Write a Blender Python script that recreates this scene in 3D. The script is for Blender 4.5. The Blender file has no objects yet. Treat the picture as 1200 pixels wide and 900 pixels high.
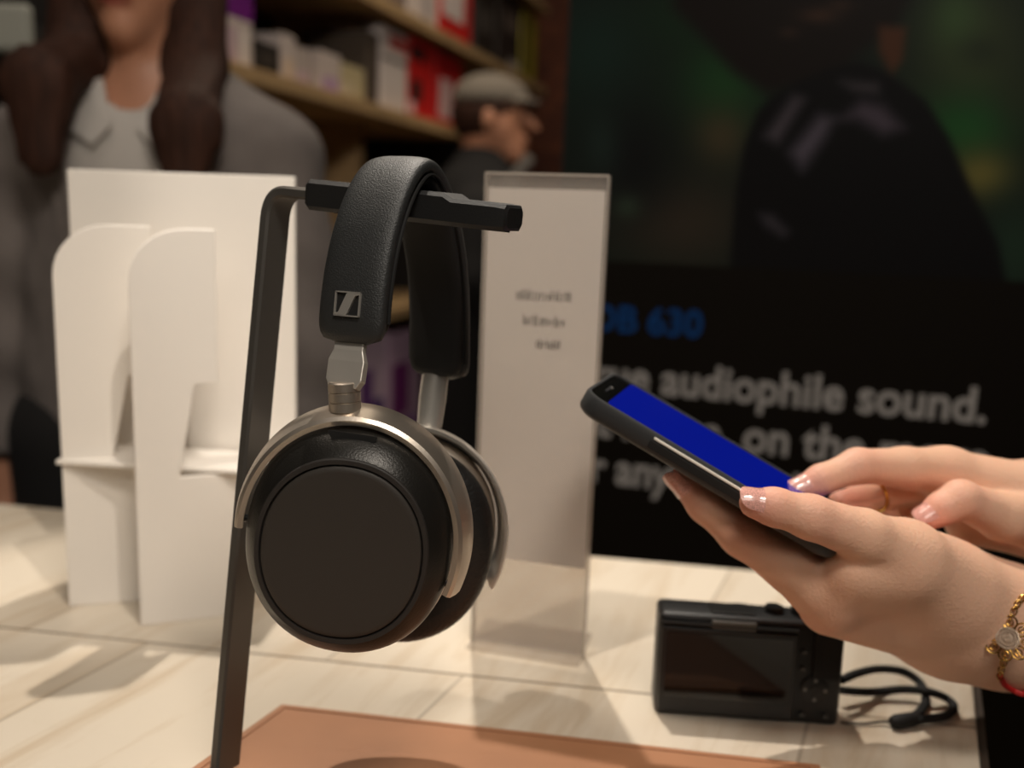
import bpy, bmesh, math, random
import numpy as np
from mathutils import Vector, Matrix
PI = math.pi
random.seed(7)
# ------------------------------------------------------------------ camera
F = 1080.0                      # focal length in pixels of a 1200x900 frame
TZ = 0.90                       # table height
CAM = Vector((0, 0, TZ + 0.277))
up_c = Vector((225, 5950, F)).normalized()          # world up seen from the camera
fwd_c = Vector((0, 0, -1)); fwd_c = (fwd_c - up_c * fwd_c.dot(up_c)).normalized()
rgt_c = fwd_c.cross(up_c)
ROT = Matrix((rgt_c, fwd_c, up_c))                  # camera -> world
cd = bpy.data.cameras.new('camera'); cam = bpy.data.objects.new('camera', cd)
bpy.context.scene.collection.objects.link(cam)
cam.matrix_world = Matrix.Translation(CAM) @ ROT.to_4x4()
cd.sensor_width = 36; cd.lens = F / 1200 * 36; cd.clip_start = 0.02
cd.dof.use_dof = True; cd.dof.focus_distance = 0.385; cd.dof.aperture_fstop = 4.7
bpy.context.scene.camera = cam
def ray(px, py): return (ROT @ Vector((px - 600, -(py - 450), -F))).normalized()
def at(px, py, Y):                                  # point of a pixel's ray at distance Y
    d = ray(px, py); return CAM + d * (Y / d.y)
def tab(px, py, z=0.0):                             # point of a pixel's ray on the table top
    d = ray(px, py); return CAM + d * ((TZ + z - CAM.z) / d.z)
def proj(p):
    q = ROT.transposed() @ (Vector(p) - CAM); return 600 - F * q.x / q.z, 450 + F * q.y / q.z
# ------------------------------------------------------------------ light
sc = bpy.context.scene
sc.view_settings.view_transform = 'Standard'; sc.view_settings.look = 'None'
sc.view_settings.exposure = -0.18; sc.view_settings.gamma = 1.0; sc.view_settings.use_curve_mapping = False
w = bpy.data.worlds.new('world'); sc.world = w; w.use_nodes = True
w.node_tree.nodes['Background'].inputs[0].default_value = (0.30, 0.25, 0.20, 1)
w.node_tree.nodes['Background'].inputs[1].default_value = 0.06
def spot(name, loc, target, power, col, size, blend=0.4, rad=0.02):
    l = bpy.data.lights.new(name, 'SPOT'); l.energy = power; l.color = col
    l.spot_size = math.radians(size); l.spot_blend = blend; l.shadow_soft_size = rad
    o = bpy.data.objects.new(name, l); sc.collection.objects.link(o); o.location = loc
    o.rotation_euler = (Vector(target) - Vector(loc)).to_track_quat('-Z', 'Y').to_euler()
def area(name, loc, target, power, col, sx, sy):
    l = bpy.data.lights.new(name, 'AREA'); l.energy = power; l.color = col
    l.shape = 'RECTANGLE'; l.size = sx; l.size_y = sy
    o = bpy.data.objects.new(name, l); sc.collection.objects.link(o); o.location = loc
    o.rotation_euler = (Vector(target) - Vector(loc)).to_track_quat('-Z', 'Y').to_euler()
WARM = (1, 0.915, 0.81)
spot('counter_spot', (-0.06, 1.14, 2.6), (-0.06, 0.50, 0.9), 98, WARM, 27, 0.25, 0.015)
spot('rear_spot', (-0.44, 0.16, 2.6), (0.04, 0.76, 0.9), 66, WARM, 18.5, 0.5, 0.010)
spot('rack_spot', (0.32, -0.10, 2.6), (-0.30, 0.69, 1.0), 62, WARM, 13, 0.6, 0.010)
area('headphone_fill', (0.25, -0.35, 2.3), (0.0, 0.42, 1.1), 13, WARM, 0.35, 0.25)  # added soft fill for the headphone fronts, no fixture of the store
area('behind_camera_fill', (0.1, -1.3, 2.5), (0.0, 0.6, 1.0), 9, WARM, 1.0, 0.5)  # added frontal fill from behind the camera, brightens upright faces
area('woman_fill', (-0.6, 0.75, 2.75), (-0.42, 1.3, 1.1), 6.0, (1, 0.86, 0.72), 0.6, 0.3)  # added area fill to lift the saleswoman's blazer, not a store fixture
area('shelves_fill', (-0.1, 2.0, 2.8), (-0.7, 2.6, 1.4), 19, (1, 0.86, 0.68), 1.0, 0.4)  # added area fill that brightens the goods on the shelving
spot('spot_over_aisle', (0.75, 1.9, 2.7), (-0.02, 2.55, 1.45), 16, (1, 0.8, 0.62), 20, 0.6, 0.05)
# ------------------------------------------------------------------ helpers
def lin(c): return tuple((x / 255 / 12.92 if x / 255 <= .04045 else ((x / 255 + .055) / 1.055) ** 2.4) for x in c)
def mat(name, rgb, rough=0.5, metal=0.0, noise=0.0, nscale=60, bump=0.0, bscale=300, sss=0.0, attr=None,
        emit=None, estr=0.0, coat=0.0, trans=0.0, alpha=1.0, spec=0.5, stretch=None, sheen=0.0):
    m = bpy.data.materials.new(name); m.use_nodes = True
    nt = m.node_tree; b = nt.nodes['Principled BSDF']; N = nt.nodes.new; L = nt.links.new
    c = (*lin(rgb), 1)
    b.inputs['Base Color'].default_value = c; b.inputs['Roughness'].default_value = rough
    b.inputs['Metallic'].default_value = metal; b.inputs['Specular IOR Level'].default_value = spec
    b.inputs['Coat Weight'].default_value = coat; b.inputs['Transmission Weight'].default_value = trans
    b.inputs['Alpha'].default_value = alpha
    if sss: b.inputs['Subsurface Weight'].default_value = sss; b.inputs['Subsurface Radius'].default_value = (0.012, 0.004, 0.002); b.inputs['Subsurface Scale'].default_value = 1.0 if sss < 1 else 1
    if emit: b.inputs['Emission Color'].default_value = (*lin(emit), 1); b.inputs['Emission Strength'].default_value = estr
    tc = N('ShaderNodeTexCoord')
    src = tc.outputs['Object']
    if stretch:
        mp = N('ShaderNodeMapping'); mp.inputs['Scale'].default_value = stretch; L(src, mp.inputs[0]); src = mp.outputs[0]
    if attr:
        a = N('ShaderNodeAttribute'); a.attribute_name = attr; L(a.outputs['Color'], b.inputs['Base Color'])
        csrc = a.outputs['Color']
    else: csrc = None
    if noise:
        n = N('ShaderNodeTexNoise'); n.inputs['Scale'].default_value = nscale; n.inputs['Detail'].default_value = 5
        L(src, n.inputs['Vector'])
        mr = N('ShaderNodeMapRange'); mr.inputs[1].default_value = .3; mr.inputs[2].default_value = .7
        mr.inputs[3].default_value = 1 - noise; mr.inputs[4].default_value = 1 + noise; L(n.outputs[0], mr.inputs[0])
        mx = N('ShaderNodeMix'); mx.data_type = 'RGBA'; mx.blend_type = 'MULTIPLY'; mx.inputs[0].default_value = 1
        if csrc: L(csrc, mx.inputs[6])
        else: mx.inputs[6].default_value = c
        L(mr.outputs[0], mx.inputs[7]); L(mx.outputs[2], b.inputs['Base Color'])
    if bump:
        n2 = N('ShaderNodeTexNoise'); n2.inputs['Scale'].default_value = bscale; n2.inputs['Detail'].default_value = 3
        L(src, n2.inputs['Vector'])
        bp = N('ShaderNodeBump'); bp.inputs['Strength'].default_value = bump; bp.inputs['Distance'].default_value = 0.001
        L(n2.outputs[0], bp.inputs['Height']); L(bp.outputs[0], b.inputs['Normal'])
    return m
COL = sc.collection
def link(name, me, m=None, parent=None, smooth=False, label=None):
    o = bpy.data.objects.new(name, me); COL.objects.link(o)
    if m is not None and not me.materials: me.materials.append(m)
    if smooth: me.polygons.foreach_set('use_smooth', [True] * len(me.polygons))
    if parent is not None:
        o.parent = parent; o.matrix_parent_inverse = Matrix.Translation(parent.location).inverted() if parent.type == 'EMPTY' else parent_inv(parent)
    if label: o['label'] = label
    return o
def parent_inv(p):
    return p.matrix_world.inverted() if p.parent is None else Matrix.Identity(4)
def mesh(name, V, Fc, m=None, parent=None, smooth=False, label=None):
    me = bpy.data.meshes.new(name); me.from_pydata([tuple(v) for v in V], [], Fc); me.update()
    bm = bmesh.new(); bm.from_mesh(me); bmesh.ops.recalc_face_normals(bm, faces=bm.faces); bm.to_mesh(me); bm.free()
    return link(name, me, m, parent, smooth, label)
def thing(name, loc, label, cat, group=None):
    o = bpy.data.objects.new(name, None); COL.objects.link(o); o.location = loc; o.empty_display_size = 0.02
    return tag(o, label, cat, group)
def tag(o, label, cat, group=None):
    o['label'] = label; o['category'] = cat
    if group: o['group'] = group
    return o
def struct(o): o['kind'] = 'structure'; return o
class G:                                            # geometry collector
    def __init__(s): s.V = []; s.F = []; s.M = []
    def add(s, V, Fc, mi=0):
        k = len(s.V); s.V += [Vector(v) for v in V]; s.F += [tuple(i + k for i in f) for f in Fc]; s.M += [mi] * len(Fc); return s
    def box(s, c, size, X=Vector((1, 0, 0)), Yv=Vector((0, 1, 0)), Z=Vector((0, 0, 1)), mi=0):
        c = Vector(c); a, b, d = [x / 2 for x in size]
        V = [c + X * (sx * a) + Yv * (sy * b) + Z * (sz * d) for sx in (-1, 1) for sy in (-1, 1) for sz in (-1, 1)]
        return s.add(V, [(0, 1, 3, 2), (4, 6, 7, 5), (0, 4, 5, 1), (2, 3, 7, 6), (0, 2, 6, 4), (1, 5, 7, 3)], mi)
    def loft(s, rings, caps=True, closed=True, mi=0):
        n = len(rings[0]); V = [p for r in rings for p in r]; Fc = []
        for i in range(len(rings) - 1):
            for j in range(n if closed else n - 1):
                a = i * n + j; b = i * n + (j + 1) % n; Fc.append((a, b, b + n, a + n))
        if caps: Fc.append(tuple(range(n))[::-1]); Fc.append(tuple(range((len(rings) - 1) * n, len(rings) * n)))
        return s.add(V, Fc, mi)
    def prism(s, pts, off, mi=0):                   # polygon (list of Vector) extruded by vector off
        return s.loft([[Vector(p) for p in pts], [Vector(p) + off for p in pts]], mi=mi)
    def tube(s, pts, r, n=10, mi=0, closed=False):
        pts = [Vector(p) for p in pts]; N = len(pts); rings = []; up = None
        for i in range(N):
            if closed: t = pts[(i + 1) % N] - pts[i - 1]
            else: t = pts[min(i + 1, N - 1)] - pts[max(i - 1, 0)]
            t.normalize()
            if up is None: up = t.orthogonal().normalized()
            up = (up - t * up.dot(t)).normalized(); bi = t.cross(up)
            rr = r[i] if isinstance(r, (list, tuple)) else r
            rings.append([pts[i] + up * (rr * math.cos(2 * PI * k / n)) + bi * (rr * math.sin(2 * PI * k / n)) for k in range(n)])
        if closed: rings.append(rings[0]); return s.loft(rings, caps=False, mi=mi)
        return s.loft(rings, mi=mi)
    def build(s, name, mats, parent=None, smooth=False, label=None, bevel=0.0, seg=2, auto=None):
        me = bpy.data.meshes.new(name); me.from_pydata([tuple(v) for v in s.V], [], s.F); me.update()
        mats = mats if isinstance(mats, (list, tuple)) else [mats]
        for m in mats: me.materials.append(m)
        me.polygons.foreach_set('material_index', s.M)
        bm = bmesh.new(); bm.from_mesh(me)
        if bevel:
            bmesh.ops.remove_doubles(bm, verts=bm.verts, dist=1e-6)
            bmesh.ops.recalc_face_normals(bm, faces=bm.faces)
            ed = [e for e in bm.edges if len(e.link_faces) == 2 and e.calc_face_angle(0) > 0.6]
            bmesh.ops.bevel(bm, geom=ed, offset=bevel, segments=seg, profile=0.5, affect='EDGES', clamp_overlap=True)
        bmesh.ops.recalc_face_normals(bm, faces=bm.faces)
        if smooth:
            for f in bm.faces: f.smooth = True
            lim = auto if auto else 0.6
            for e in bm.edges:
                if len(e.link_faces) == 2 and e.calc_face_angle(0) > lim: e.smooth = False
        bm.to_mesh(me); bm.free()
        return link(name, me, None, parent, False, label)
def spline(pts, n=8, closed=False):                 # Catmull-Rom
    pts = [Vector(p) for p in pts]; N = len(pts); out = []
    for i in range(N if closed else N - 1):
        if closed: p0, p1, p2, p3 = pts[i - 1], pts[i], pts[(i + 1) % N], pts[(i + 2) % N]
        else: p0, p1, p2, p3 = pts[max(i - 1, 0)], pts[i], pts[i + 1], pts[min(i + 2, N - 1)]
        for k in range(n):
            t = k / n
            out.append(0.5 * ((2 * p1) + (p2 - p0) * t + (2 * p0 - 5 * p1 + 4 * p2 - p3) * t * t + (3 * p1 - p0 - 3 * p2 + p3) * t ** 3))
    if not closed: out.append(pts[-1])
    return out
# --- signed distance modelling with surface nets
def cone(p, a, b, ra, rb, sc_=None):                # tapered capsule
    a = np.array(a, dtype=np.float32); b = np.array(b, dtype=np.float32)
    if sc_ is not None:
        s = np.array(sc_, dtype=np.float32); p = p / s; a = a / s; b = b / s
    ab = b - a; t = np.clip(((p - a) @ ab) / float(ab @ ab), 0, 1)
    d = np.linalg.norm(p - (a + t[..., None] * ab), axis=-1) - (ra + (rb - ra) * t)
    return d
def ell(p, c, r):
    r = np.array(r, dtype=np.float32); q = p - np.array(c, dtype=np.float32)
    k0 = np.linalg.norm(q / r, axis=-1); k1 = np.linalg.norm(q / (r * r), axis=-1)
    return k0 * (k0 - 1) / np.maximum(k1, 1e-9)
def smin(a, b, k):
    h = np.clip(0.5 + 0.5 * (b - a) / k, 0, 1); return b * (1 - h) + a * h - k * h * (1 - h)
def smax(a, b, k): return -smin(-a, -b, k)
def net(f, lo, hi, h):
    lo = np.array(lo, dtype=np.float32); hi = np.array(hi, dtype=np.float32)
    n = np.maximum(np.ceil((hi - lo) / h).astype(int) + 1, 3)
    gx, gy, gz = [lo[i] + h * np.arange(n[i], dtype=np.float32) for i in range(3)]
    D = np.empty(tuple(n), dtype=np.float32)
    for i0 in range(0, n[0], 24):                    # in slabs, to keep memory small
        P = np.stack(np.meshgrid(gx[i0:i0 + 24], gy, gz, indexing='ij'), -1)
        D[i0:i0 + 24] = f(P)
    S = D < 0
    c = [S[i:n[0] - 1 + i, j:n[1] - 1 + j, k:n[2] - 1 + k] for i in (0, 1) for j in (0, 1) for k in (0, 1)]
    cnt = sum(x.astype(np.int8) for x in c); act = (cnt > 0) & (cnt < 8)
    idx = -np.ones(act.shape, dtype=np.int64); I = np.argwhere(act); idx[act] = np.arange(len(I))
    acc = np.zeros((len(I), 3), dtype=np.float64); num = np.zeros(len(I))
    off = [(i, j, k) for i in (0, 1) for j in (0, 1) for k in (0, 1)]
    for u in range(8):
        for v in range(u + 1, 8):
            o1, o2 = np.array(off[u]), np.array(off[v])
            if abs(o1 - o2).sum() != 1: continue
            d1 = D[tuple((I + o1).T)]; d2 = D[tuple((I + o2).T)]; m = (d1 < 0) != (d2 < 0)
            t = d1[m] / (d1[m] - d2[m]); acc[m] += o1 + t[:, None] * (o2 - o1); num[m] += 1
    V = lo + h * (I + acc / num[:, None])
    Fs = []
    for ax in range(3):
        b_, c_ = (ax + 1) % 3, (ax + 2) % 3
        A = np.moveaxis(S, ax, 0); m = A[:-1] != A[1:]; m = np.moveaxis(m, 0, ax)
        E = np.argwhere(m); E = E[(E[:, b_] > 0) & (E[:, c_] > 0) & (E[:, b_] < n[b_] - 1) & (E[:, c_] < n[c_] - 1)]
        eb = np.zeros(3, int); eb[b_] = 1; ec = np.zeros(3, int); ec[c_] = 1
        q = np.stack([idx[tuple((E - x).T)] for x in (0 * eb, eb, eb + ec, ec)], 1)
        flip = ~S[tuple(E.T)]; q[flip] = q[flip][:, ::-1]; Fs.append(q)
    return V, np.concatenate(Fs)
def sdf_obj(name, f, lo, hi, h, m, parent=None, colf=None, label=None, extra=None, smooth_it=1):
    parts = [(f, lo, hi, h)] + (extra or [])
    Vs = []; Fs = []; k = 0
    for (ff, l, hh, st) in parts:
        V, Fq = net(ff, l, hh, st); Vs.append(V); Fs.append(Fq + k); k += len(V)
    V = np.concatenate(Vs); Fq = np.concatenate(Fs)
    me = bpy.data.meshes.new(name)
    me.vertices.add(len(V)); me.vertices.foreach_set('co', V.astype(np.float32).ravel())
    me.loops.add(len(Fq) * 4); me.loops.foreach_set('vertex_index', Fq.astype(np.int32).ravel())
    me.polygons.add(len(Fq)); me.polygons.foreach_set('loop_start', np.arange(0, len(Fq) * 4, 4, dtype=np.int32))
    me.polygons.foreach_set('loop_total', np.full(len(Fq), 4, dtype=np.int32))
    me.update(calc_edges=True); me.validate()
    if smooth_it:
        bm = bmesh.new(); bm.from_mesh(me)
        for _ in range(smooth_it): bmesh.ops.smooth_vert(bm, verts=bm.verts, factor=0.5, use_axis_x=True, use_axis_y=True, use_axis_z=True)
        bm.to_mesh(me); bm.free()
    if colf is not None:
        a = me.color_attributes.new('Col', 'FLOAT_COLOR', 'POINT')
        co = np.empty(len(me.vertices) * 3, dtype=np.float32); me.vertices.foreach_get('co', co)
        C = colf(co.reshape(-1, 3)); C = np.concatenate([C, np.ones((len(C), 1))], 1)
        a.data.foreach_set('color', C.astype(np.float32).ravel())
    return link(name, me, m, parent, True, label)
def npv(v): return np.array(v, dtype=np.float32)
def text_mesh(name, body, origin, X, U, N, height, width, m, parent, thick=0.012, ext=0.0008, spacing=1.0):
    cu = bpy.data.curves.new(name, 'FONT'); cu.body = body; cu.size = 1; cu.offset = thick; cu.extrude = 0.01
    cu.space_character = spacing
    o = bpy.data.objects.new('tmp', cu); COL.objects.link(o)
    dg = bpy.context.evaluated_depsgraph_get(); me = bpy.data.meshes.new_from_object(o.evaluated_get(dg))
    bpy.data.objects.remove(o); bpy.data.curves.remove(cu)
    xs = [v.co.x for v in me.vertices]; x0, x1 = min(xs), max(xs)
    sx = width / (x1 - x0); sy = height / 0.73
    for v in me.vertices: v.co = origin + X * ((v.co.x - x0) * sx) + U * (v.co.y * sy) + N * (v.co.z / 0.01 * ext)
    me.materials.clear(); me.name = name
    return link(name, me, m, parent)
X_, Y_, Z_ = Vector((1, 0, 0)), Vector((0, 1, 0)), Vector((0, 0, 1))
# ------------------------------------------------------------------ materials
M = {}
M['black_plastic'] = mat('black_plastic', (20, 19, 18), 0.42)
M['matte_black'] = mat('matte_black', (13, 12, 11), 0.7)
M['leather'] = mat('grained_leather', (41, 42, 42), 0.48, bump=0.35, bscale=1500, noise=0.1, nscale=900)
M['pad_leather'] = mat('pad_leather', (26, 25, 24), 0.42, bump=0.5, bscale=500)
M['cushion'] = mat('cushion_fabric', (22, 21, 20), 0.75)
M['cup_black'] = mat('cup_black', (40, 38, 35), 0.34, 0.45, bump=0.15, bscale=1200)
M['cup_plate'] = mat('cup_plate', (52, 47, 42), 0.55, bump=0.1, bscale=2500)
M['bronze'] = mat('brushed_bronze', (212, 200, 186), 0.40, 0.92, bump=0.05, bscale=900)
M['silver'] = mat('satin_silver', (215, 208, 198), 0.38, 0.7)
M['chrome'] = mat('chrome', (205, 200, 192), 0.3, 0.65)
M['pole'] = mat('dark_metal', (98, 94, 89), 0.42, 0.6)
M['acrylic'] = mat('white_acrylic', (228, 221, 212), 0.4)
M['blazer'] = mat('grey_blazer', (112, 104, 100), 0.9, noise=0.08, nscale=40)
M['shirt'] = mat('white_shirt', (178, 172, 166), 0.9)
M['dark_cloth'] = mat('dark_cloth', (22, 20, 20), 0.9)
M['wood'] = mat('shelf_wood', (178, 146, 104), 0.6, noise=0.12, nscale=6, stretch=(8, 1, 8))
M['dark_shelf'] = mat('dark_shelf', (26, 20, 16), 0.8)
M['skin'] = mat('skin', (214, 160, 130), 0.55, sss=0.12, attr='Col', bump=0.35, bscale=600, spec=0.35)
M['skin_far'] = mat('skin_far', (200, 150, 125), 0.5, attr='Col')
M['hair'] = mat('brown_hair', (54, 31, 21), 0.75, spec=0.25, noise=0.5, nscale=30, stretch=(6, 6, 0.5), bump=0.6, bscale=60)
M['nail'] = mat('glitter_nail', (222, 166, 154), 0.15, coat=1.0, noise=0.3, nscale=1500)
M['gold'] = mat('gold', (214, 170, 92), 0.25, 1.0)
M['pave'] = mat('pave_gold', (225, 205, 185), 0.35, 0.8, bump=1.0, bscale=2500)
M['red_cord'] = mat('red_cord', (165, 22, 18), 0.6)
M['case'] = mat('phone_case', (48, 49, 50), 0.55)
M['screen'] = mat('phone_screen', (4, 4, 8), 0.1, emit=(0, 19, 136), estr=1.0)
M['glass_black'] = mat('black_glass', (6, 6, 7), 0.08)
# table wood: planks run away to the right, one long joint crosses them
def table_material():
    m = bpy.data.materials.new('pale_wood_planks'); m.use_nodes = True; nt = m.node_tree; N = nt.nodes.new; L = nt.links.new
    b = nt.nodes['Principled BSDF']; b.inputs['Roughness'].default_value = 0.42
    p0, p1 = tab(0, 735), tab(1146, 853); d1 = (p1 - p0).normalized(); n1 = Vector((-d1.y, d1.x, 0))
    q0, q1 = tab(542, 793), tab(945, 852); e = tab(521, 837); d2 = (tab(564, 794) - e).normalized()
    d2 = (d2 + (tab(1140, 795) - tab(1150, 900)).normalized()).normalized(); n2 = Vector((d2.y, -d2.x, 0))
    width = (q1 - q0).dot(n2)
    geo = N('ShaderNodeNewGeometry')
    def dot(v):
        x = N('ShaderNodeVectorMath'); x.operation = 'DOT_PRODUCT'; L(geo.outputs['Position'], x.inputs[0]); x.inputs[1].default_value = v; return x.outputs['Value']
    def mth(op, a, b_=None, c=None):
        x = N('ShaderNodeMath'); x.operation = op
        for i, s in enumerate((a, b_, c)):
            if s is None: continue
            if isinstance(s, (int, float)): x.inputs[i].default_value = s
            else: L(s, x.inputs[i])
        return x.outputs[0]
    v1 = mth('SUBTRACT', dot(n1), p0.dot(n1)); v2 = mth('SUBTRACT', dot(n2), q0.dot(n2))
    row = mth('FLOOR', mth('DIVIDE', v1, 0.6))
    v2s = mth('ADD', v2, mth('MULTIPLY', row, width * 0.43))
    u = mth('DIVIDE', v2s, width); fr = mth('FRACT', mth('ADD', u, 0.43))
    idn = mth('FLOOR', mth('ADD', u, 0.43))
    e2 = mth('ABSOLUTE', mth('SUBTRACT', fr, 0.5)); seam2 = mth('GREATER_THAN', e2, 0.5 - 0.0011 / width)
    f1 = mth('ABSOLUTE', mth('SUBTRACT', mth('FRACT', mth('DIVIDE', v1, 0.6)), 0.5)); seam1 = mth('GREATER_THAN', f1, 0.5 - 0.0012 / 0.6)
    seam = mth('MAXIMUM', mth('MULTIPLY', seam2, 0.5), seam1)
    comb = N('ShaderNodeCombineXYZ'); L(mth('MULTIPLY', dot(n2), 34), comb.inputs[0]); L(mth('MULTIPLY', dot(d2), 5), comb.inputs[1]); L(mth('MULTIPLY', idn, 3.7), comb.inputs[2])
    n = N('ShaderNodeTexNoise'); n.inputs['Scale'].default_value = 1; n.inputs['Detail'].default_value = 8; n.inputs['Roughness'].default_value = 0.65; n.inputs['Distortion'].default_value = 0.6
    L(comb.outputs[0], n.inputs['Vector'])
    r = N('ShaderNodeValToRGB'); L(n.outputs[0], r.inputs[0])
    r.color_ramp.elements[0].position = 0.28; r.color_ramp.elements[0].color = (*lin((190, 171, 146)), 1)
    r.color_ramp.elements[1].position = 0.52; r.color_ramp.elements[1].color = (*lin((210, 198, 180)), 1)
    tone = N('ShaderNodeTexWhiteNoise'); tone.noise_dimensions = '1D'; L(mth('ADD', idn, mth('MULTIPLY', row, 7.3)), tone.inputs['W'])
    tm = mth('MULTIPLY_ADD', tone.outputs['Value'], 0.12, 0.92)
    mx = N('ShaderNodeMix'); mx.data_type = 'RGBA'; mx.blend_type = 'MULTIPLY'; mx.inputs[0].default_value = 1; L(r.outputs[0], mx.inputs[6]); L(tm, mx.inputs[7])
    mx2 = N('ShaderNodeMix'); mx2.data_type = 'RGBA'; L(mth('MULTIPLY', seam, 0.75), mx2.inputs[0]); L(mx.outputs[2], mx2.inputs[6]); mx2.inputs[7].default_value = (*lin((95, 75, 55)), 1)
    L(mx2.outputs[2], b.inputs['Base Color'])
    bp = N('ShaderNodeBump'); bp.inputs['Strength'].default_value = 0.15; bp.inputs['Distance'].default_value = 0.0005; L(n.outputs[0], bp.inputs['Height']); L(bp.outputs[0], b.inputs['Normal'])
    return m, d1, d2
M['table'], D1, D2 = table_material()
def brick_material():
    m = bpy.data.materials.new('red_brown_brick'); m.use_nodes = True; nt = m.node_tree; N = nt.nodes.new; L = nt.links.new
    b = nt.nodes['Principled BSDF']; b.inputs['Roughness'].default_value = 0.85
    tc = N('ShaderNodeTexCoord'); mp = N('ShaderNodeMapping'); mp.inputs['Rotation'].default_value = (PI / 2, 0, 0); L(tc.outputs['Object'], mp.inputs[0])
    br = N('ShaderNodeTexBrick'); L(mp.outputs[0], br.inputs[0]); br.inputs['Scale'].default_value = 4
    br.inputs['Color1'].default_value = (*lin((120, 66, 42)), 1); br.inputs['Color2'].default_value = (*lin((96, 50, 34)), 1); br.inputs['Mortar'].default_value = (*lin((62, 40, 30)), 1)
    L(br.outputs[0], b.inputs['Base Color']); return m
M['brick'] = brick_material()
M['floor'] = mat('grey_floor_boards', (96, 88, 82), 0.6, noise=0.15, nscale=5, stretch=(1, 8, 1))
M['wall'] = mat('dark_wall', (34, 28, 24), 0.9, noise=0.1, nscale=3)
M['ceiling'] = mat('dark_ceiling', (28, 26, 25), 0.9, noise=0.05, nscale=2)
# ------------------------------------------------------------------ room
struct(G().box((0.3, 1.6, -0.03), (5.8, 6.4, 0.06)).build('floor', M['floor']))
struct(G().box((0.3, 1.6, 2.93), (5.8, 6.4, 0.06)).build('ceiling', M['ceiling']))
struct(G().box((0.3, 4.83, 1.45), (5.8, 0.06, 2.9)).build('wall_back', M['brick']))
struct(G().box((-2.63, 1.6, 1.45), (0.06, 6.4, 2.9)).build('wall_left', M['wall']))
struct(G().box((3.23, 1.6, 1.45), (0.06, 6.4, 2.9)).build('wall_right', M['wall']))
# ------------------------------------------------------------------ table
far0, far1 = tab(0, 590), tab(680, 650)
dF = (far1 - far0).normalized(); eR0, eR1 = tab(1140, 795), tab(1150, 900); dR = (eR0 - eR1).normalized()
def meet(p, d, q, e):
    k = ((q - p).x * e.y - (q - p).y * e.x) / (d.x * e.y - d.y * e.x); return p + d * k
cR = meet(far0, dF, eR1, dR); cNR = eR1 + dR * ((0.12 - eR1.y) / dR.y)
cL = far0 - dF * 0.75; cNL = Vector((cL.x, 0.12, TZ))
poly = [cL, cR, cNR, cNL]
table = thing('display_table', (-.3, .4, 0), 'long store counter with pale wood plank top and dark body', 'table')
G().prism([p.copy() for p in poly], Vector((0, 0, -0.035))).build('tabletop', M['table'], table, bevel=0.002)
cen = sum(poly, Vector()) / 4
ins = [cen + (p - cen) * 0.93 for p in poly]
G().prism([Vector((p.x, p.y, TZ - 0.036)) for p in ins], Vector((0, 0, -(TZ - 0.116)))).build('cabinet_body', M['dark_shelf'], table, bevel=0.004)
ins2 = [cen + (p - cen) * 0.88 for p in poly]
G().prism([Vector((p.x, p.y, 0.08)) for p in ins2], Vector((0, 0, -0.08))).build('plinth', M['matte_black'], table)
gb = G()
e0, e1 = cNR, cR
sd = dR.cross(Z_).normalized()
gb.prism([e0 + sd * 0.0005, e1 + sd * 0.0005, e1 + sd * 0.004, e0 + sd * 0.004], Vector((0, 0, -0.035)))
gb.build('edge_trim', mat('edge_trim', (60, 50, 42), 0.5), table)
# ------------------------------------------------------------------ leather mat
mA, mB, mC = tab(330, 825, 0.004), tab(962, 896, 0.004), tab(226, 899, 0.004)
dl = (mC - mA).normalized(); dl = Vector((dl.x, dl.y, 0)).normalized()
q = [mA, mB, mB + dl * 0.27, mA + dl * 0.27]
mt = G().prism([Vector((p.x, p.y, TZ + 0.0045)) for p in q], Vector((0, 0, -0.004)))
mo = mt.build('leather_mat', mat('tan_leather', (166, 116, 82), 0.5, noise=0.05, nscale=30, bump=0.15, bscale=900), bevel=0.0012)
tag(mo, 'tan leather desk mat lying on the pale counter under the headphones', 'mat')
st = G(); qc = sum(q, Vector()) / 4
loop = [Vector(((qc + (p - qc) * 0.965).x, (qc + (p - qc) * 0.965).y, TZ + 0.0046)) for p in q]
for i in range(4): st.tube([loop[i], loop[(i + 1) % 4]], 0.0004, 6)
st.build('stitched_border', mat('stitch', (140, 90, 58), 0.7), mo)
# ------------------------------------------------------------------ headphone stand + headphones frame
Bv = Vector((0.377, 0.926, 0)).normalized(); Av = Vector((Bv.y, -Bv.x, 0))
K = 0.95
HM = Vector((-0.0543 * K, 0.437 * K, CAM.z))                # middle of the headband, camera height
stand = thing('headphone_stand', tab(262, 960), 'dark bent metal headphone stand with black rest bar', 'stand')
s0 = HM + Av * -0.038 + Z_ * 0.0068; s1 = HM + Av * 0.0543 + Z_ * 0.0003
r0 = HM + Av * -0.0446 + Z_ * 0.0066
ad = (s1 - r0).normalized(); au = (Z_ - ad * Z_.dot(ad)).normalized()
def oct_ring(c, hw, hh, ch, U=au, W=Bv):
    pts = [(-hw + ch, -hh), (hw - ch, -hh), (hw, -hh + ch), (hw, hh - ch), (hw - ch, hh), (-hw + ch, hh), (-hw, hh - ch), (-hw, -hh + ch)]
    return [c + W * a + U * b for a, b in pts]
gr = G(); Lr = (s1 - r0).length
rings = []
for t, hw, hh, dz in ((0, .0092, .0058, 0), (0.002, .0104, .0068, 0), (0.70 * Lr, .0104, .0068, 0), (0.74 * Lr, .0104, .0058, -.001), (Lr - .006, .0104, .0058, -.001), (Lr - .001, .0098, .0054, -.001), (Lr, .0086, .0042, -.001)):
    rings.append(oct_ring(r0 + ad * t + au * dz, hw, hh, 0.0018))
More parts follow.
